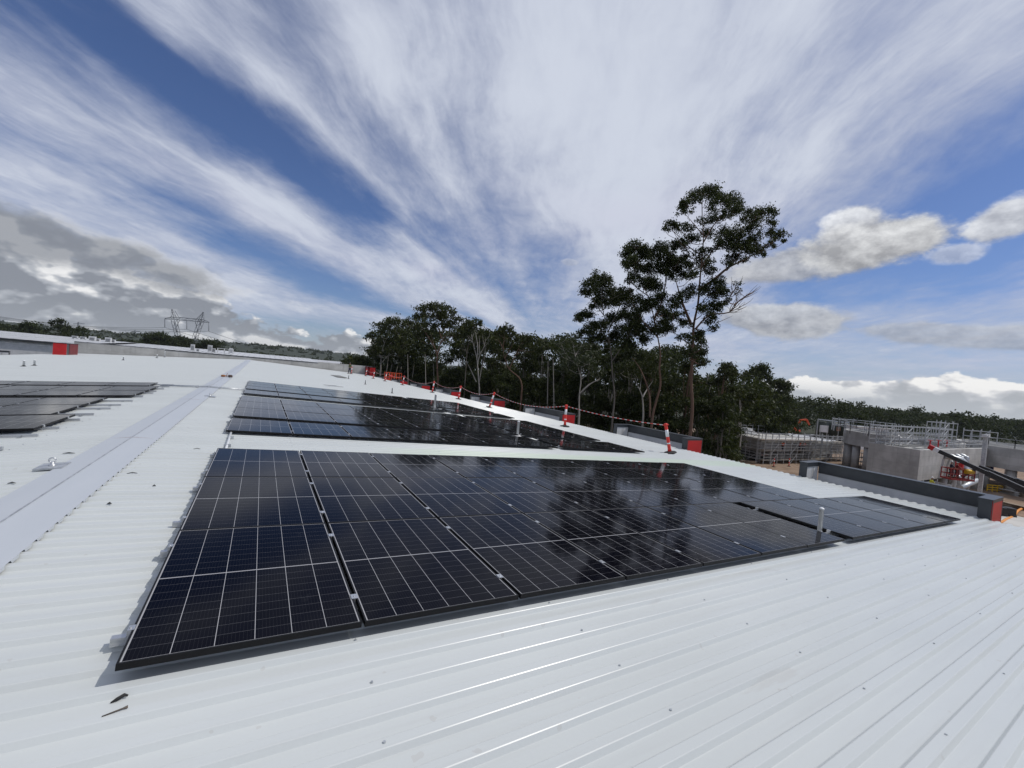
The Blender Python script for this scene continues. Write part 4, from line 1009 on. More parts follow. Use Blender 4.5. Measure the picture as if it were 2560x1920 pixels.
m = MB(); obox(m, o1b, d1, n1, 1.5, 9.6, 1.5, 16, GZ, -8.4); localb(m).obj('storey_shade', M['black'], t)  # black block again in place of real shade under this slab
m = MB()
for i in range(9): obox(m, o1b, d1, n1, .6, 10.4, 1+i*1.9, 2.4+i*1.9, -5.89, -5.80)
localb(m).objs('roof_sheet', M['white'], t)
scaffold('scaffold along the front of the slab building, three decks high', [o1 + d1*-1.4 - n1*.6, o1 + d1*17.4 - n1*.6], GZ, -4.3, 1.9, 1.75)
scaffold('scaffold along the left side of the slab building, by the trees', [o1 + n1*9.4 - d1*.6, o1 - n1*.6 - d1*.6], GZ, -4.3, 1.9, 1.75)
scaffold('edge rails along the back of the slab building', [o1 + n1*9.2, o1 + n1*9.2 + d1*17], -5.5, -4.1, 1.9, .6, 0, False, False)
scaffold('scaffold along the front of the white sheeted slab', [o1b - d1*.8 - n1*.6, o1b + d1*11.6 - n1*.6], GZ, -4.6, 1.8, 1.6)
scaffold('low work scaffold stacked with boards between the slab and the round tank', [o1b + d1*5 - n1*5, o1b + d1*14 - n1*4.4], GZ, -7.0, 1.6, .8, 1.4)
scaffold('scaffold stair tower at the left of the slab building', [o1 + n1*6 - d1*3.5, o1 + n1*3 - d1*3.5], GZ, -6.2, 1.5, 1.1, 1.3)
t = thing('ladder', (o1.x, o1.y, GZ), 'leaning ladder at the left side of the slab building', 'ladder'); m = MB(); a = n1*4.2 - d1*3.4; b = n1*2.0 - d1*2.0 + Vector((0,0,3.0))
for w in (-.25, .25): m.bar(a + d1*w, b + d1*w, .09)
for k in range(9): p = a.lerp(b, (k+.5)/9); m.bar(p - d1*.25, p + d1*.25, .06)
m.obj('frame', M['alu'], t)
for i, (a, z, l) in enumerate(((4.6, -7.3, 'worker in orange on the scaffold of the slab building, leftmost of three'),(9.6, -7.3, 'worker in orange on the scaffold of the slab building, middle of three'),(10.9, -7.3, 'worker in orange on the scaffold of the slab building, rightmost of three'))):
    p = o1 + d1*a - n1*1.1; person((p.x, p.y, z), R(150 + 40*i), l, ORNG, NAVY, arms=((.3,.3,1.2),(-.28,.25,1.15)), lean=.12)
# materials wrapped in white on the slab
p = o1 + d1*6 + n1*6.8; t = thing('wrapped_stack', (p.x, p.y, -5.5), 'stack wrapped in white sheeting on top of the slab building', 'material stack', None, (0,0,math.atan2(d1.y,d1.x)))
m = MB(); m.box(-1.7,-1,0,1.0,1,.7); m.box(-1.0,-.9,.7,.5,.9,1.15); m.box(1.05,-.8,0,2.2,.8,.4); m.obj('wrapping', M['white'], t); m = MB(); m.box(-1.75,-.2,.1,1.05,.2,.71); m.obj('strap', M['tube'], t)
# rectangular concrete tank
o2, d2, n2 = frame2(gxy(2287, 52), Vector((27.2, 0, 0)) if False else (gxy(2472, 67.5) - gxy(2287, 52)))
t = thing('concrete_tank', (o2.x, o2.y, GZ), 'rectangular raw concrete tank on columns with pipes on its lit side', 'tank')
def local2(m): m.v = [(x - o2.x, y - o2.y, z - GZ) for x, y, z in m.v]; return m
m = MB(); zt = -3.0
obox(m, o2, d2, n2, .0, .45, .0, 5.2, GZ, zt); obox(m, o2, d2, n2, .45, 31, .0, .45, -6.9, zt); obox(m, o2, d2, n2, .45, 31, 4.75, 5.2, -6.9, zt); obox(m, o2, d2, n2, 30.6, 31, .45, 4.75, -6.9, zt)
obox(m, o2, d2, n2, .45, 13, .45, 4.75, -6.9, -3.7); obox(m, o2, d2, n2, 13, 30.6, .45, 4.75, -6.9, -4.4); local2(m).obj('wall', M['conc'], t)
m = MB()
for a in (6, 10, 14, 18, 22, 26): obox(m, o2, d2, n2, a, a+.3, .46, 4.74, -4.5, zt-.12)
obox(m, o2, d2, n2, 2, 30, 2.4, 2.7, -4.6, zt-.2); local2(m).objs('inner_wall', M['deck'], t)
m = MB()
for a in (12, 15.5, 19, 22.5, 26, 29.5):
    c = o2 + d2*a + n2*.75; m.lathe((c.x, c.y, GZ), [(.55,0),(.55,-6.9-GZ)], 14)
local2(m).objs('column', M['conc'], t)
m = MB()
for a in (11.2, 13.4, 15.6): 
    for z in (0,): 
        q = o2 + d2*a; pts = [q - n2*.6 + Vector((0,0,GZ+.2)), q - n2*.6 + Vector((0,0,-4.6)), q - n2*.5 + Vector((0,0,-4.15)), q - n2*.2 + Vector((0,0,-3.95)), q + Vector((0,0,-3.9))]
        m.tube(smooth_path([Vector(v) for v in pts], 4), .30, 12, False)
q = o2 + d2*3.2 - n2*2.6 + Vector((0,0,-5.9)); m.tube(smooth_path([q, q + d2*5.5 + n2*.4, q + d2*7.0 + n2*.7 + Vector((0,0,.5)), q + d2*7.0 + n2*1.2 + Vector((0,0,1.7)), q + d2*5.6 + n2*2.6 + Vector((0,0,2.0))], 4), .33, 12)
q = o2 + d2*4.4 - n2*2.8 + Vector((0,0,-7.2)); m.tube([q, q + d2*6.5 + Vector((0,0,.6))], .30, 12)
local2(m).objs('pipe', M['galv'], t)
m = MB()
for a in (5.5, 9.0): q = o2 + d2*a - n2*2.4; m.box(q.x-.12, q.y-.12, GZ, q.x+.12, q.y+.12, -6.2)
local2(m).objs('pipe_support', M['galv'], t)
m = MB(); q = o2 + d2*8.0 - n2*1.7; m.box(q.x-.35, q.y-.35, -5.3, q.x+.35, q.y+.35, -4.3); m.lathe((q.x, q.y, -4.3), [(.5,0),(.5,.1),(.1,.14)], 12); local2(m).obj('valve', M['red'], t)
m = MB(); q = o2 + d2*30.2 - n2*.25; m.box(q.x-.22, q.y-.22, GZ+2, q.x+.22, q.y+.22, zt+.3); local2(m).obj('ladder_guard', mat('blue_paint', (.02,.03,.22), .5, 0, f_mottle((.016,.024,.18),(.03,.04,.27),2)), t)
# round tanks
def round_tank(px, D, rad, zt, zb, label, wallh=None):
    c = gxy(px, D); t = thing('round_tank', (c.x, c.y, GZ), label, 'tank', 'round concrete tanks'); h0 = zb-GZ; h1 = zt-GZ
    m = MB(); seg = 56; prof = [(rad,h0),(rad,h1),(rad-.4,h1),(rad-.4,h1-1.1),(.3,h1-1.0)]; m.lathe((0,0,0), prof, seg); m.sm = [False]*len(m.sm); m.obj('wall', M['conc'], t)
    for k in range(4): a = k*PI/4 + .3; m = MB(); v = Vector((math.cos(a), math.sin(a), 0))*(rad-.45); m.bar(-v + Vector((0,0,h1-.65)), v + Vector((0,0,h1-.65)), .3, .9); m.obj('inner_wall', M['deck'], t)
    m = MB()
    for k in range(20): a = k*2*PI/20; m.lathe((math.cos(a)*(rad-.8), math.sin(a)*(rad-.8), 0), [(.55,0),(.55,h0)], 12)
    m.objs('column', M['conc'], t); return c
c1 = round_tank(2240, 72, 7.7, -2.6, -5.0, 'round concrete tank on columns behind the rectangular tank')
c2 = round_tank(2640, 66, 11.5, -2.5, -5.8, 'big round concrete tank on columns at the right picture edge')
def ring(c, rad, a0, a1, n): return [c + Vector((math.cos(a0 + (a1-a0)*i/n)*rad, math.sin(a0 + (a1-a0)*i/n)*rad, 0)) for i in range(n+1)]
scaffold('curved scaffold rails round the far rim of the round tank', ring(c1, 8.6, R(20), R(190), 8), -3.0, -.9, 2.2, .9, .9, False, True, .085)
scaffold('scaffold rails along the back of the rectangular tank', [o2 + n2*5.6 + d2*1, o2 + n2*5.6 + d2*30], -3.4, -.6, 2.4, .95, 1.0, False, True, .085)
scaffold('tall scaffold tower in the middle of the rectangular tank', [o2 + n2*4.0 + d2*16, o2 + n2*4.0 + d2*24], -3.6, .45, 2.0, 1.0, 1.4, False, True, .09)
scaffold('low scaffold rails on the right end of the rectangular tank', [o2 + n2*.6 + d2*10, o2 + n2*.6 + d2*30.6], -3.0, -1.95, 2.2, .55, 0, False, False, .085)
scaffold('scaffold truss walkway leading to the big round tank', [o2 + n2*3 + d2*29, c2 + Vector((-4, 7, 0))], -2.3, -.5, 1.8, .9, 1.0, True, True, .10)
scaffold('scaffold rails round the rim of the big round tank', ring(c2, 11.2, R(130), R(280), 9), -2.5, -1.2, 2.2, .6, 0, False, False, .085)
scaffold('scaffold corner tower above the left face of the rectangular tank', [o2 + n2*4.6 + d2*.3, o2 + n2*4.6 + d2*5], -3.7, -.9, 1.8, .9, 1.0, True, True, .085)
for i, a in enumerate((11.5, 14.8, 18.5)):
    q = o2 + d2*a + n2*2.2; t = thing('formwork_prop', (q.x, q.y, -4.4), '%s red formwork prop standing in the rectangular tank, from the left' % ORD[i], 'prop', 'red props in the tank')
    m = MB(); m.bar((0,0,0),(.3,.1,2.2),.14); m.obj('tube', M['red'], t); m = MB(); m.box(.05,-.15,2.2,.55,.35,2.26); m.obj('head', M['red'], t)
# flood light mast
p = gpt(2442, 47); t = thing('light_mast', p, 'grey flood light mast standing in front of the rectangular tank', 'light mast'); h = at(2447, 1090, 47).z - GZ
m = MB(); m.bar((0,0,0),(0,0,h),.34); m.obj('mast', M['galv'], t); m = MB(); m.bar((-.75,-.2,h+.05),(.75,.2,h+.05),.16); m.obj('crossbar', M['galv'], t)
for s_ in (-.5, .45): m = MB(); m.box(s_-.3, -.2, h-.05, s_+.3, .2, h+.28); m.obj('lamp_head', M['white'], t)
# lifts
def boom(name_l, a, b, w, label):
    t = thing('boom_lift', (b.x, b.y, GZ), label, 'boom lift', 'boom lifts on the site'); o = Vector((b.x, b.y, GZ)); m = MB(); m.bar(a-o, b-o, w, w*1.15); m.obj('boom', M['steel_dk'], t)
    m = MB(); c = a.lerp(b, .45); m.bar(c-o, b-o, w*1.45, w*1.6); m.obj('outer_boom', M['steel_dk'], t)
    m = MB(); e = (a-b).normalized(); u = Vector((0,0,w*.72)); m.tube([c-o+u, b-o+u], w*.10, 6); m.obj('hose', M['tube'], t)
    m = MB(); m.bar(b-o, Vector((0,0,1.6)), .9); m.box(-1.6,-1.2,.5,1.6,1.2,1.9); m.obj('turret', M['red'], t)
    for sx in (-1.2, 1.2):
        for sy in (-1.25, 1.25): m = MB(); m.tube([(sx, sy-.18, .5),(sx, sy+.18, .5)], .5, 14); m.obj('wheel', M['rubber'], t)
    return t, o
a = at(2348, 1128, 46); b = at(2640, 1262, 39); t, o = boom('x', a, b, .34, 'long black boom pointing up left with a red and white tip'); e = (a-b).normalized()
m = MB(); m.bar(a-o + e*.0, a-o + e*.45, .40, .46); m.obj('tip_cap', M['refl'], t); m = MB(); m.bar(a-o + e*.46, a-o + e*.95, .42, .48); m.obj('tip_end', M['red'], t)
a2 = at(2446, 1168, 44.5); b2 = at(2660, 1252, 40); t, o = boom('y', a2, b2, .5, 'black boom lift carrying the red work basket')
k = at(2404, 1192, 45); m = MB(); m.bar(a2-o, k-o, .24); m.obj('jib', M['steel_dk'], t)
bk = at(2393, 1197, 45.3) - o; m = MB(); r_ = Vector((RGT.x, RGT.y, 0)).normalized(); f_ = Vector((FWD.x, FWD.y, 0)).normalized()
def P3(x, y, z): return bk + r_*x + f_*y + Vector((0,0,z))
for z in (0, .55, 1.1):
    for p, q in (((-1.3,-.5),(1.3,-.5)),((1.3,-.5),(1.3,.5)),((1.3,.5),(-1.3,.5)),((-1.3,.5),(-1.3,-.5))): m.bar(P3(*p, z), P3(*q, z), .09 if z else .16)
for x in (-1.3,-.65,0,.65,1.3):
    for y in (-.5,.5): m.bar(P3(x,y,0), P3(x,y,1.1), .08)
m.obj('basket', mat('worn_red', (.30,.03,.025), .6, 0, f_mottle((.20,.02,.018), (.36,.045,.035), 5)), t); m = MB(); m.tube([P3(.1,-.55,.95), P3(.95,-.55,.95)], .26, 10); m.obj('tool_bag', M['yellow'], t)
for x, l in ((-.75, 'worker in a white helmet standing in the red lift basket, left of two'),(-.1, 'worker in a white helmet standing in the red lift basket, right of two')):
    q = P3(x, .05, .1) + o; person(q, R(200), l, NAVY if x < -.5 else cloth('dark_red_cloth', (.2,.02,.02)), NAVY, arms=((.25,.3,1.1),(-.25,.3,1.15)))
# standing worker on a small platform
q = at(2313, 1208, 47); scaffold('small scaffold platform carrying the worker in yellow', [gxy(2300, 47.5), gxy(2335, 48.5)], GZ, q.z + .02, 1.4, 1.0, 1.3)
person(Vector((q.x + .3, q.y - .35, q.z - .95)), R(210), 'worker in a yellow shirt and white helmet by the lit side of the tank', YEL, NAVY, arms=((.26,.25,1.1),(-.27,.2,1.1)), lean=.08)
# dark green tanks, shed, vehicles behind
for i, (px, D) in enumerate(((2050,118),(2078,119),(2104,120))):
    p = gpt(px, D); h = at(px, 1052 + 2.5*i, D).z - GZ; t = thing('upright_tank', p, '%s of three upright dark green tanks under a thin gantry, from the left' % ORD[i], 'tank', 'dark green upright tanks')
    m = MB(); m.lathe((0,0,0), [(1.35,0),(1.35,h-.3),(1.2,h-.1),(.3,h)], 20); m.obj('shell', M['dgreen'], t); m = MB(); m.bar((1.3,-.7,0),(1.3,-.7,h),.18); m.obj('ladder', M['dgreen'], t)
p = gpt(2078, 117); h = at(2078, 1052, 117).z - GZ; t = thing('gantry', p, 'thin grey gantry running across the tops of the green tanks', 'gantry'); m = MB(); r5 = r_*4.4; m.bar(-r5 + Vector((0,0,h+.1)), r5 + Vector((0,0,h-.1)), .3); m.obj('beam', M['galv'], t); m = MB(); m.bar(-r5, -r5 + Vector((0,0,h+.1)), .2); m.obj('leg', M['galv'], t); m = MB(); m.bar(r5, r5 + Vector((0,0,h-.1)), .2); m.obj('leg', M['galv'], t)
p = at(2097, 1068, 115.5); t = thing('notice_board', (p.x, p.y, GZ), 'small pale orange board fixed to the green tanks', 'board'); m = MB(); m.bar(Vector((0,0,p.z-GZ-.5)) - r_*.5, Vector((0,0,p.z-GZ-.5)) + r_*.5, .06, 1.1); m.obj('sheet', mat('pale_orange', (.62,.36,.24), .6, 0, f_mottle((.55,.3,.2),(.66,.4,.27),2)), t); m = MB(); m.bar((0,0,0),(0,0,p.z-GZ),.1); m.obj('post', M['galv'], t)
p = gpt(2162, 112); t = thing('site_shed', p, 'long low white site shed behind the round tank', 'shed', None, (0,0,math.atan2(r_.y, r_.x) + .25)); h = at(2140, 1064, 112).z - GZ
m = MB(); m.box(-5.4,-1.5,0,5.4,1.5,h-.15); m.obj('wall', M['white'], t); m = MB(); m.box(-5.6,-1.7,h-.15,5.6,1.7,h); m.obj('roof', M['white'], t)
for k in range(5): m = MB(); m.box(-4.8+2*k,-1.53,h-1.5,-3.6+2*k,-1.501,h-.7); m.obj('window', M['black'], t)
def ute(px, D, label, body, rz):
    p = gpt(px, D); t = thing('parked_ute', p, label, 'ute', 'parked utes on the site', (0,0,rz))
    m = MB(); m.prism([(-2.5,-.9),(2.5,-.9),(2.5,.9),(-2.5,.9)], .45, 1.0); m.obj('body', body, t)
    m = MB(); n = 0; m.v += [(-.6,-.85,1.0),(1.5,-.85,1.0),(1.5,.85,1.0),(-.6,.85,1.0),(-.35,-.72,1.7),(.85,-.72,1.7),(.85,.72,1.7),(-.35,.72,1.7)]
    for q in ((4,5,6,7),(0,1,5,4),(1,2,6,5),(2,3,7,6),(3,0,4,7)): m.face(q)
    m.obj('cabin', M['black'], t); m = MB(); m.box(-.32,-.7,1.69,.82,.7,1.74); m.obj('cabin_roof', body, t)
    m = MB(); m.box(-2.5,-.9,1.0,-.7,-.82,1.3); m.box(-2.5,.82,1.0,-.7,.9,1.3); m.box(-2.5,-.82,1.0,-2.42,.82,1.3); m.obj('tray', M['galv'], t)
    for x in (-1.6, 1.6):
        for y in (-.85,.85): m = MB(); m.tube([(x,y-.12,.38),(x,y+.12,.38)], .38, 14); m.obj('wheel', M['rubber'], t)
ute(1940, 128, 'white ute with a blue cover parked behind the slab building', M['white'], .8); ute(2018, 118, 'white ute parked behind the white sheeted slab', M['white'], 2.2); ute(2034, 124, 'silver ute parked beside the white ute', M['galv'], 2.3)
p = gpt(2055, 108); t = thing('site_sign', p, 'white site sign board on posts by the parked utes', 'sign'); h = at(2035, 1061, 108).z - GZ; m = MB(); m.bar(Vector((0,0,h-.9)) - r_*1.1, Vector((0,0,h-.9)) + r_*1.1, .08, 1.8); m.obj('board', M['white'], t); m = MB(); m.bar(r_*-.9, r_*-.9 + Vector((0,0,h)), .12); m.obj('post', M['galv'], t); m = MB(); m.bar(r_*.9, r_*.9 + Vector((0,0,h)), .12); m.obj('post', M['galv'], t)
# excavator
p = gpt(1984, 134); t = thing('excavator', p, 'orange excavator with a bent arm in front of the wooded hillside', 'excavator'); m = MB(); m.box(-1.6,-1.3,.9,1.4,1.3,2.2); m.obj('body', M['orange'], t); m = MB(); m.box(.2,-1.25,2.2,1.4,-.1,3.4); m.obj('cab', M['black'], t)
m = MB(); q = [Vector((0,0,2)), r_*1.6 + Vector((0,0,5.2)), r_*3.6 + Vector((0,0,5.6)), r_*4.6 + Vector((0,0,4.0))]
for u, v in zip(q[:-1], q[1:]): m.bar(u, v, .5)
m.obj('arm', M['orange'], t)
for y in (-1.1, 1.1): m = MB(); m.box(-1.9, y-.3, 0, 1.9, y+.3, .9); m.obj('track', M['rubber'], t)
# bollards, barriers and litter on the site
for i, (px, py) in enumerate(((1934,1167),(1972,1166))):
    d = ray(px, py); D = (GZ - CAM.z)/d.z; p = CAM + d*D; o = dup(proto); o.location = p; o.rotation_euler = (0,0,0); o.scale = (1.2,1.2,1.2); o['label'] = ('left', 'right')[i] + ' of two red bollards standing on the brown dirt'; o['group'] = 'bollards on the site'
    if i == 0: q0 = p
m = MB()
for k in range(12):
    m.mi = k % 2; u = q0.lerp(p, k/12) + f_*5 + Vector((0,0,1)); v = q0.lerp(p, (k+.8)/12) + f_*5 + Vector((0,0,1)); m.bar(u, v, .12)
o = m.obj('barrier_tape', [M['hired'], M['refl']]); tag(o, 'red and white tape strung across the dirt in front of the slab', 'tape')
def dirt(px, py): d = ray(px, py); return CAM + d*((GZ - CAM.z)/d.z)
gs = random.Random(9)
for i, (px, py, L, w, h, mm, l) in enumerate(((2530,1268,3.0,1.2,.5,'ply','pile of timber boards on the dirt right of the nearest parapet'),(2552,1240,2.6,1.1,.4,'ply','far pile of timber boards at the right picture edge'),(2520,1236,2.0,1.0,.7,'conc','broken concrete blocks behind the nearest parapet'),(1822,1142,3.2,1.2,.7,'ply','brown crates by the foot of the scaffold stair tower'),(1850,1150,2.2,1.0,.5,'conc','grey blocks at the foot of the slab scaffold'),(1872,1158,2.0,.9,.4,'ply','loose boards lying in front of the slab scaffold'),(1990,1155,3.4,.8,.3,'ply','boards stacked before the dark lower storey'),(2060,1150,3.5,1.2,.5,'deck','pale slabs lying left of the round tank'))):
    p = dirt(px, py); t = thing('material_pile', p, l, 'material pile', 'material piles on the site', (0,0,gs.uniform(0,3)))
    for k in range(5):
        m = MB(); M4 = Matrix.Translation((gs.uniform(-.2,.2), gs.uniform(-w*.3,w*.3), h*k/5)) @ Matrix.Rotation(gs.uniform(-.25,.25), 4, 'Z'); m.box(-L/2,-w*.3,0,L/2,w*.3,h/5*.85, M4); m.obj('piece', M[mm], t)
for i, (px, py, l) in enumerate(((2497,1290,'black machine standing on the dirt just beyond the red end panel'),(2520,1292,'dark generator with a pale side beside the orange hose'))):
    p = dirt(px, py); t = thing('site_machine', p, l, 'machine', None, (0,0,.5)); m = MB(); m.box(-.6,-.4,.25,.6,.4,1.1); m.obj('casing', M['black'], t); m = MB(); m.box(-.35,-.42,.5,.25,-.401,.95); m.obj('panel', M['white'], t)
    for x in (-.4,.4): m = MB(); m.tube([(x,-.45,.25),(x,.45,.25)], .25, 12); m.obj('wheel', M['rubber'], t)
p0 = dirt(2506, 1308); pts = [dirt(2500,1312), dirt(2515,1302), dirt(2532,1294), dirt(2545,1280), dirt(2556,1274)]; m = MB(); m.tube(smooth_path([p + Vector((0,0,.16)) for p in pts], 4), .13, 10); tag(m.obj('orange_duct', mat('duct_orange', (.72,.26,.03), .6, 0, f_mottle((.62,.2,.02),(.78,.32,.05),4))), 'yellow orange duct curling over the dirt beside the red end panel', 'duct')
p = dirt(2470, 1228); t = thing('safety_barrier', p, 'yellow barrier rails at the foot of the tank columns', 'barrier', None, (0,0,math.atan2(r_.y,r_.x))); m = MB()
for z in (.3,.65,1.0): m.bar((-.2,0,z),(2.2,0,z),.12)
for x in (-.2,.6,1.4,2.2): m.bar((x,0,0),(x,0,1.0),.1)
m.obj('rails', M['yellow'], t)
p = dirt(2590, 1318); t = tag(MB().prism([(p.x-5,p.y-4),(p.x+4,p.y-4),(p.x+4,p.y+3),(p.x-5,p.y+3)], GZ+.004, GZ+.18).obj('site_slab', M['deck']), 'pale concrete slab on the ground at the right picture edge', 'slab')
# ------------------------------------------------------------------ ground, hills, far woods
def f_ground(b):
    p = posw(); x, y, z = sep(p)
    n = noise(p, .06, 6, .6); n2 = noise(p, .5, 5, .6); n3 = noise(p, 4, 4, .6)
    dirt = mixc(sstep(.3,.7,n2), (.19,.125,.08), (.30,.215,.15)); dirt = mixc(sstep(.55,.7,n3)*.5, dirt, (.12,.09,.07))
    grass = mixc(n2, (.016,.021,.009), (.036,.041,.018))
    site = sstep(34, 38, x + (n-.5)*8)*(1 - sstep(150, 165, x + (n-.5)*20))*sstep(-60, -50, y)*(1 - sstep(72, 84, y + (n-.5)*12))
    return {'Base Color': mixc(site, grass, dirt), 'Normal': bump(n3 + n2*2, .6, .15)}
m = MB(); n_ = 40
for i in range(n_+1):
    for j in range(n_+1):
        u = (i/n_*2-1); v = (j/n_*2-1); m.v.append((math.copysign(abs(u)**2.2, u)*6000, math.copysign(abs(v)**2.2, v)*6000, GZ))
for i in range(n_):
    for j in range(n_): a = i*(n_+1)+j; m.face((a, a+n_+1, a+n_+2, a+1))
tag(m.obj('ground', mat('ground', (.2,.15,.1), .95, 0, f_ground)), kind='structure')
from mathutils import noise as mn_
M['hill'] = mat('wooded_hill', (.03,.042,.02), .9, 0, lambda b: {'Base Color': mixc(noise(posw(), .035, 7, .65), (.013,.020,.011), (.036,.047,.024))})
m = MB(); na, nd = 150, 14
for i in range(na+1):
    az = R(-34 + 60*i/na)
    for j in range(nd+1):
        d = 700 + 900*j/nd; x, y = CAM.x + math.sin(az)*d, CAM.y + math.cos(az)*d
        crest = 26 + 9*mn_.noise(Vector((az*4, 1.3, 0))) + 5*mn_.noise(Vector((az*13, 4.1, 0)))
        h = GZ + (crest)*(math.sin(min(1, j/(nd-4))*PI/2))**1.4 + (3.0*abs(mn_.noise(Vector((x*.035, y*.035, 0)))) + 2.2*mn_.noise(Vector((x*.11, y*.11, 3))) if 0 < j < nd else 0)
        m.v.append((x, y, h))
for i in range(na):
    for j in range(nd): a = i*(nd+1)+j; m.face((a, a+1, a+nd+2, a+nd+1), True)
tag(m.obj('hills', M['hill']), kind='structure')
gf = random.Random(21); FL = Leaves(55)
def crown(x, y, z0, h, r, q, sz, low=False):
    k = max(2, int(r/1.6))
    if low: FL.clump((x, y, z0 + h*.3), r*.75, q*.9, sz, sz*.55, 1.1)
    for _ in range(k):
        a = gf.uniform(0, 2*PI); rr = r*.55*math.sqrt(gf.random())
        FL.clump((x + math.cos(a)*rr, y + math.sin(a)*rr, z0 + h - r*gf.uniform(.35,.75)), r*.62, q, sz, sz*.55, .75)
for _ in range(620):                                       # wood beyond the building site
    px = gf.uniform(1890, 2720); D = 135 + 300*gf.random()**1.3
    if px > 2130: D += 25 + (px-2130)*.06
    b = gpt(px, D); h = gf.uniform(7.0, 12.6) + (2.2 if gf.random() < .03 else 0) + (2.4 if px < 2120 else .6)*max(0, (300-D)/160); crown(b.x, b.y, GZ, h, gf.uniform(2.4, 5.4), .5, D*.0055, D < 260)
for _ in range(150):
    px = gf.uniform(2150, 2750); b = gpt(px, gf.uniform(420, 900)); crown(b.x, b.y, GZ, gf.uniform(10, 15), gf.uniform(4, 7), .3, 2.6)
tag(FL.build('wooded_hillside', M['leaf_far'], None, (0,0,0)), 'dark tree covered hillside beyond the building site', 'wood', kind='stuff')
FL = Leaves(56)
for _ in range(420):                                       # woods far to the left, and crowns along the hill crest
    if _ < 230:
        px = gf.uniform(-120, 560); D = gf.uniform(230, 420); b = gpt(px, D); h = gf.uniform(9.5, 13.5) + (2.5 if px < 110 else 0); crown(b.x, b.y, GZ, h, gf.uniform(3, 5), .34, 1.7)
    else:
        px = gf.uniform(300, 1100); D = gf.uniform(330, 650); b = gpt(px, D); crown(b.x, b.y, GZ, gf.uniform(8, 13), gf.uniform(4, 6.5), .3, 2.5)
for _ in range(520):
    az = R(gf.uniform(-26, 22)); d = gf.uniform(900, 1500); x, y = CAM.x + math.sin(az)*d, CAM.y + math.cos(az)*d
    j = (d-700)/900*nd; cr = 26 + 9*mn_.noise(Vector((az*4, 1.3, 0))); z = GZ + cr*(math.sin(min(1, j/(nd-4))*PI/2))**1.4
    crown(x, y, z - 3, gf.uniform(5, 9), gf.uniform(4.5, 8), .25, 4.5)
tag(FL.build('distant_wood', M['leaf_far'], None, (0,0,0)), 'distant dark woods along the horizon left of the gum trees', 'wood', kind='stuff')
for i, (px, top, D, w, l) in enumerate(((138,797,190,58,'lone bushy tree rising above the far woods left of the power tower'),(168,816,200,50,'low rounded tree right of the lone bushy tree'),(195,818,215,46,'second low tree right of the lone bushy tree'),(76,806,200,70,'broad tree on the far left above the neighbouring roof'),(398,834,230,80,'broad dark tree just left of the power tower'),(452,843,240,60,'dark tree between the legs of the power tower'),(520,853,250,70,'dark tree right of the power tower'))):
    grown_tree(px, top, D, w, 300+i, M['leaf_far'], M['bark_grey'], l, .15, .7, 'tree', 'far trees beyond the neighbouring roofs', 1.2)
# ------------------------------------------------------------------ neighbouring warehouses
M['roof2'] = mat('pale_roof', (.55,.56,.57), .5, 0, f_mottle((.50,.51,.52), (.58,.59,.60), .25))
def neighbour(label, x0, x1, y0, gz, yr, rz, wallm):
    t = thing('warehouse', (x0, y0, GZ), label, 'building', 'neighbouring warehouses'); W_ = x1-x0
    m = MB(); m.box(.15, .2, 0, W_-.15, 2*(yr-y0)-.2, gz-GZ-.18); m.obj('wall', wallm, t)
    m = MB(); h0 = gz-GZ; h1 = rz-GZ; L2 = 2*(yr-y0)
    n = 40
    for i in range(n):
        a = W_*i/n; b = W_*(i+1)/n; c = a + (b-a)*.86
        for p, q, dz in ((a, c, 0), (c, b, .04)):
            m.quad((p,0,h0+dz),(q,0,h0+dz),(q,yr-y0,h1+dz),(p,yr-y0,h1+dz)); m.quad((p,yr-y0,h1+dz),(q,yr-y0,h1+dz),(q,L2,h0+dz),(p,L2,h0+dz))
    m.obj('roof', M['roof2'], t)
    m = MB(); m.box(-.1, -.22, h0-.30, W_+.1, -.003, h0-.02); m.obj('gutter', M['monument'], t)
    m = MB()
    for i in range(1, int(W_/9)): m.tube([(i*9, .09, h0-.3), (i*9, .09, 0)], .07, 8)
    if len(m.v): m.objs('downpipe', M['white'], t)
    return t
gl = aty(0, 844, 92); gr = aty(132, 855, 92)
neighbour('pale neighbouring warehouse with dark gutter left of the red corner block', -95, aty(190, 862, 92).x, 92, (gl.z+gr.z)/2, 128, (gl.z+gr.z)/2 + .95, M['white'])
neighbour('long neighbouring warehouse roof showing above the concrete wall', aty(150, 850, 112).x, aty(796, 905, 112).x, 112, aty(500, 881, 112).z, 134, aty(500, 881, 112).z + .75, mat('grey_wall', (.3,.3,.3), .8, 0, f_mottle((.26,.26,.26), (.34,.34,.34), .4)))  # wall in a mottled mid grey of its own
neighbour('small pale warehouse roof right of the power tower, low on the horizon', aty(742, 902, 170).x, aty(870, 914, 170).x, 170, aty(800, 906, 170).z - .25, 180, aty(800, 906, 170).z + .9, M['white'])
def acunit(px, py0, py1, wpx, y, label):
    p = aty(px, py1, y); q = aty(px, py0, y); w = wpx/FPX*(p - CAM).dot(FWD); h = q.z - p.z
    t = thing('rooftop_unit', (p.x, y, p.z), label, 'air conditioner', 'plant on the neighbouring roof')
    m = MB(); m.box(-w/2, 0, .1, w/2, w*.8, h); m.box(-w/2-.03, -.03, h, w/2+.03, w*.8+.03, h+.04); m.obj('casing', M['white'], t)
    m = MB(); 
    for i in range(5): m.box(-w*.38, -.02, h*(.22+.13*i), w*.38, -.002, h*(.28+.13*i))
    m.obj('louvre', M['monument'], t)
    m = MB(); m.box(-w/2+.05, .05, -.35, -w/2+.15, w*.7, .1); m.box(w/2-.15, .05, -.35, w/2-.05, w*.7, .1); m.objs('support', M['galv'], t)
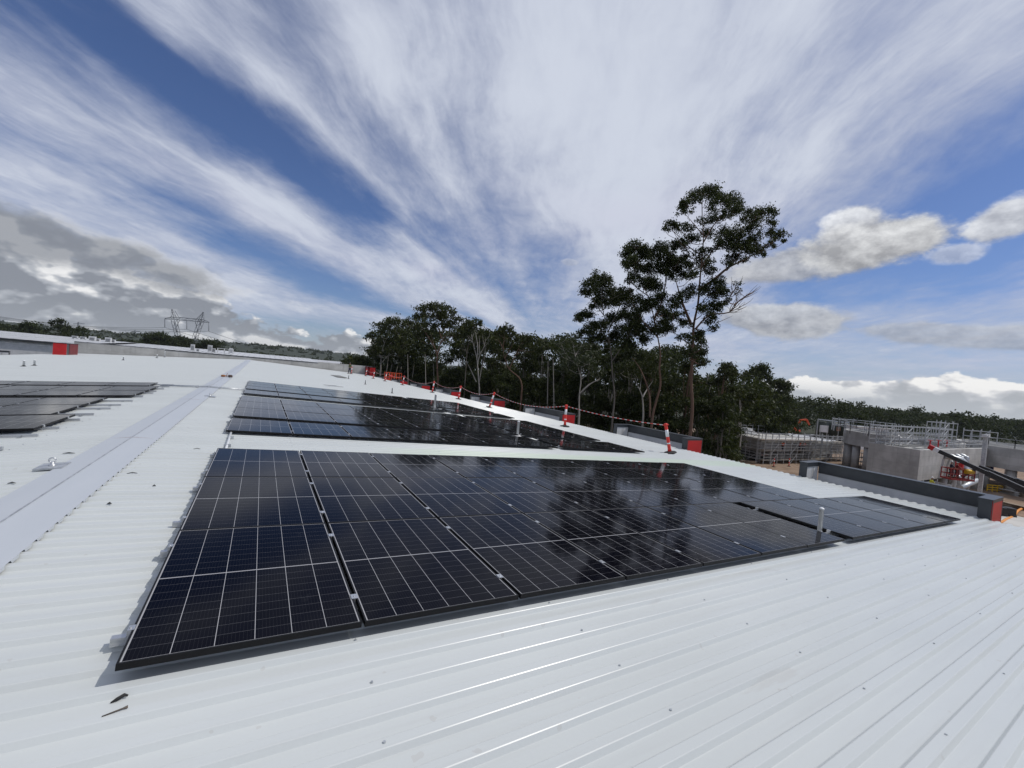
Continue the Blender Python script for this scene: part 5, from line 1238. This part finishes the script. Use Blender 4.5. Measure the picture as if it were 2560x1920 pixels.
for a in ((229,841,856,12,116,'tall white air conditioner on the neighbouring roof, left pair'),(242,846,857,10,117,'short white air conditioner on the neighbouring roof, left pair'),(269,844,858,11,116,'tall white air conditioner on the neighbouring roof, right pair'),(281,849,859,9,117,'short grey air conditioner on the neighbouring roof, right pair'),
          (480.5,861,879,8,116,'slim white flue box in front of the power tower'),(494,872,881,6,116,'small white box right of the slim flue box'),(524,863,880,9,116,'square white air conditioner right of the power tower'),(533,871,881,8,117,'low white unit beside the square air conditioner'),(186,840,846,10,118,'low round roof ventilator, left one, on the neighbouring roof'),(206,842,848,10,118,'low round roof ventilator, right one, on the neighbouring roof')): acunit(*a)
p = aty(560, 882, 116); t = thing('equipment_frame', p, 'open white steel frame on the neighbouring roof', 'steel frame'); m = MB()
for x in (-1.3, 0, .9, 1.7):
    m.bar((x,0,-.2),(x,0,.95),.12); m.bar((x,1.2,-.2),(x,1.2,.95),.12)
for z in (.5, .95):
    m.bar((-1.3,0,z),(1.7,0,z),.11); m.bar((-1.3,1.2,z),(1.7,1.2,z),.11); m.bar((1.7,0,z),(1.7,1.2,z),.1); m.bar((-1.3,0,z),(-1.3,1.2,z),.1)
m.obj('frame', M['white'], t); m = MB(); m.box(.95,.1,.1,1.6,1.1,1.25); m.obj('unit', M['white'], t)
# ------------------------------------------------------------------ power tower and lines
TD = 370
def tw(px, py, dd=0): return at(px, py, TD+dd)
base = gpt(463, TD); t = thing('power_tower', base, 'tall lattice steel power tower with a wide crossarm on the horizon', 'power tower')
sm_ = mat('tower_steel', (.20,.21,.22), .6, .3, f_mottle((.15,.16,.17), (.25,.26,.27), .3))
def lattice(name, a, b, wa, wb, n, th=.26):
    m = MB(); a = Vector(a) - base; b = Vector(b) - base; ax = (b-a).normalized(); r = RGT.copy(); r = (r - ax*r.dot(ax)).normalized(); f = ax.cross(r)
    C = []
    for i in range(n+1):
        k = i/n; c = a.lerp(b, k); w = wa + (wb-wa)*k; C.append([c + r*(sx*w/2) + f*(sy*w/2) for sx, sy in ((-1,-1),(1,-1),(1,1),(-1,1))])
    for i in range(n):
        for j in range(4):
            m.bar(C[i][j], C[i+1][j], th); j2 = (j+1) % 4
            m.bar(C[i][j], C[i+1][j2], th*.6) if (i+j) % 2 else m.bar(C[i][j2], C[i+1][j], th*.6)
    m.obj(name, sm_, t)
gb = gpt(463, TD).z
for pa, pb, pc in ((452, 438, 1), (474, 500, 1)):
    lattice('mast', gpt(459 if pa < 463 else 468, TD), tw(pb - (3 if pa < 463 else -4), 800), 2.4, 3.0, 11)
for (x0, y0, x1, y1) in ((458,866,446,800),(470,868,491,803)): pass
lattice('peak', tw(435,797), tw(430,773), 3.2, .5, 4, .22); lattice('peak', tw(503,802), tw(508,780), 3.2, .5, 4, .22)
lattice('crossarm', tw(430,795), tw(508,802), 2.2, 2.2, 9, .24)
lattice('crossarm_tip', tw(430,795.5), tw(412,797), 2.2, .4, 3, .2); lattice('crossarm_tip', tw(508,802.5), tw(523,806), 2.2, .4, 3, .2)
m = MB()
for a, b in (((449,801),(439,822)),((488,804),(494,826)),((437,776),(449,797)),((506,783),(488,801)),((450,866),(463,868)),((463,868),(476,868)),((440,845),(458,866)),((492,850),(470,867))): m.bar(tw(*a)-base, tw(*b)-base, .3)
m.obj('brace', sm_, t)
ins = [((412,797),(412,818.5)),((467,800),(467,823)),((522,806),(522,828))]
for a, b in ins:
    m = MB(); m.tube([tw(*a)-base, tw(*b)-base], .22, 6); m.obj('insulator', sm_, t)
wl = mat('wire', (.06,.065,.07), .6)
WL = [((-260,752),'left'),((-255,757),'left'),((-250,763),'left')]
for i, (a, b) in enumerate(ins):
    for nm, end, dep, l in (('left', (-200, 758 + 5*i), 240, ('upper', 'middle', 'lower')[i] + ' power line running left from the tower'), ('right', (640 + 45*i, 868 + 6*i), 700, ('left', 'middle', 'right')[i] + ' power line dropping behind the woods right of the tower')):
        p0 = tw(*b); p1 = at(end[0], end[1], dep); n = 24; m = MB()
        pts = [p0.lerp(p1, k/n) - Vector((0,0, (5 if nm == 'left' else 4)*4*(k/n)*(1-k/n))) for k in range(n+1)]
        m.tube(pts, .13 if nm == 'left' else .15, 5, False); tag(m.obj('power_line', wl), l, 'power line', 'power lines')
for px, py0, py1, D, l in ((194,805,827,900,'left of two thin tower cranes far on the left skyline'),(336,825,842,1100,'right of two thin tower cranes far on the left skyline')):
    b0 = at(px, py1, D); t = thing('tower_crane', (b0.x, b0.y, GZ), l, 'tower crane', 'tower cranes on the skyline'); h = at(px, py0, D).z - GZ
    m = MB(); m.bar((0,0,0),(0,0,h),1.6); m.obj('mast', sm_, t)
    m = MB(); r = RGT*14; m.bar(Vector((0,0,h-4)) - r*.7, Vector((0,0,h-4)) + r, 1.2); m.bar((0,0,h), Vector((0,0,h-4)) + r*.7, .4); m.obj('jib', sm_, t)
# houses among the trees on the right
for i, (px, D, w, h, c) in enumerate(((2395,330,11,5.5,0),(2450,300,10,5,1),(2475,345,12,5,0),(2508,290,9,4.5,1),(2530,330,12,5,0),(2552,300,9,5,1),(2585,310,11,5,0))):
    b = gpt(px, D); t = thing('house', (b.x, b.y, GZ), ('%s pale house showing between the trees on the right horizon' % ORD[i]) + ', from the left', 'house', 'houses among the far trees', (0,0,R(20*i)))
    m = MB(); m.box(-w/2,-4,0,w/2,4,h); m.obj('wall', M['white'], t)
    m = MB(); m.v += [(-w/2-.4,-4.4,h),(w/2+.4,-4.4,h),(w/2+.4,4.4,h),(-w/2-.4,4.4,h),(-w/2+2,0,h+2.4),(w/2-2,0,h+2.4)]
    for q in ((0,1,5,4),(2,3,4,5),(1,2,5),(3,0,4),(3,2,1,0)): m.face(q)
    m.obj('roof', (M['roof2'], mat('grey_tiles', (.2,.19,.18), .8, 0, f_mottle((.16,.15,.14), (.25,.24,.22), 1)))[c], t)
    for k in (-.3, .25):
        m = MB(); m.box(w*k-.8,-4.03,1,w*k+.8,-4.001,2.4); m.obj('window', M['black'], t)

# ------------------------------------------------------------------ the air
HAZE = True
if HAZE:
    m = MB(); m.box(-1500, -60, GZ-1, 2200, 2300, 60); hm = bpy.data.materials.new('haze'); hm.use_nodes = True; nt = hm.node_tree
    nt.nodes.remove(nt.nodes['Principled BSDF']); v = nt.nodes.new('ShaderNodeVolumePrincipled'); v.inputs['Color'].default_value = (.86,.91,1,1); v.inputs['Density'].default_value = .00007; v.inputs['Anisotropy'].default_value = .2
    nt.links.new(v.outputs[0], nt.nodes['Material Output'].inputs['Volume']); hz_ = m.obj('haze', hm); tag(hz_, 'thin pale haze in the air over the whole place', 'haze', kind='stuff')
    S.cycles.volume_bounces = 0
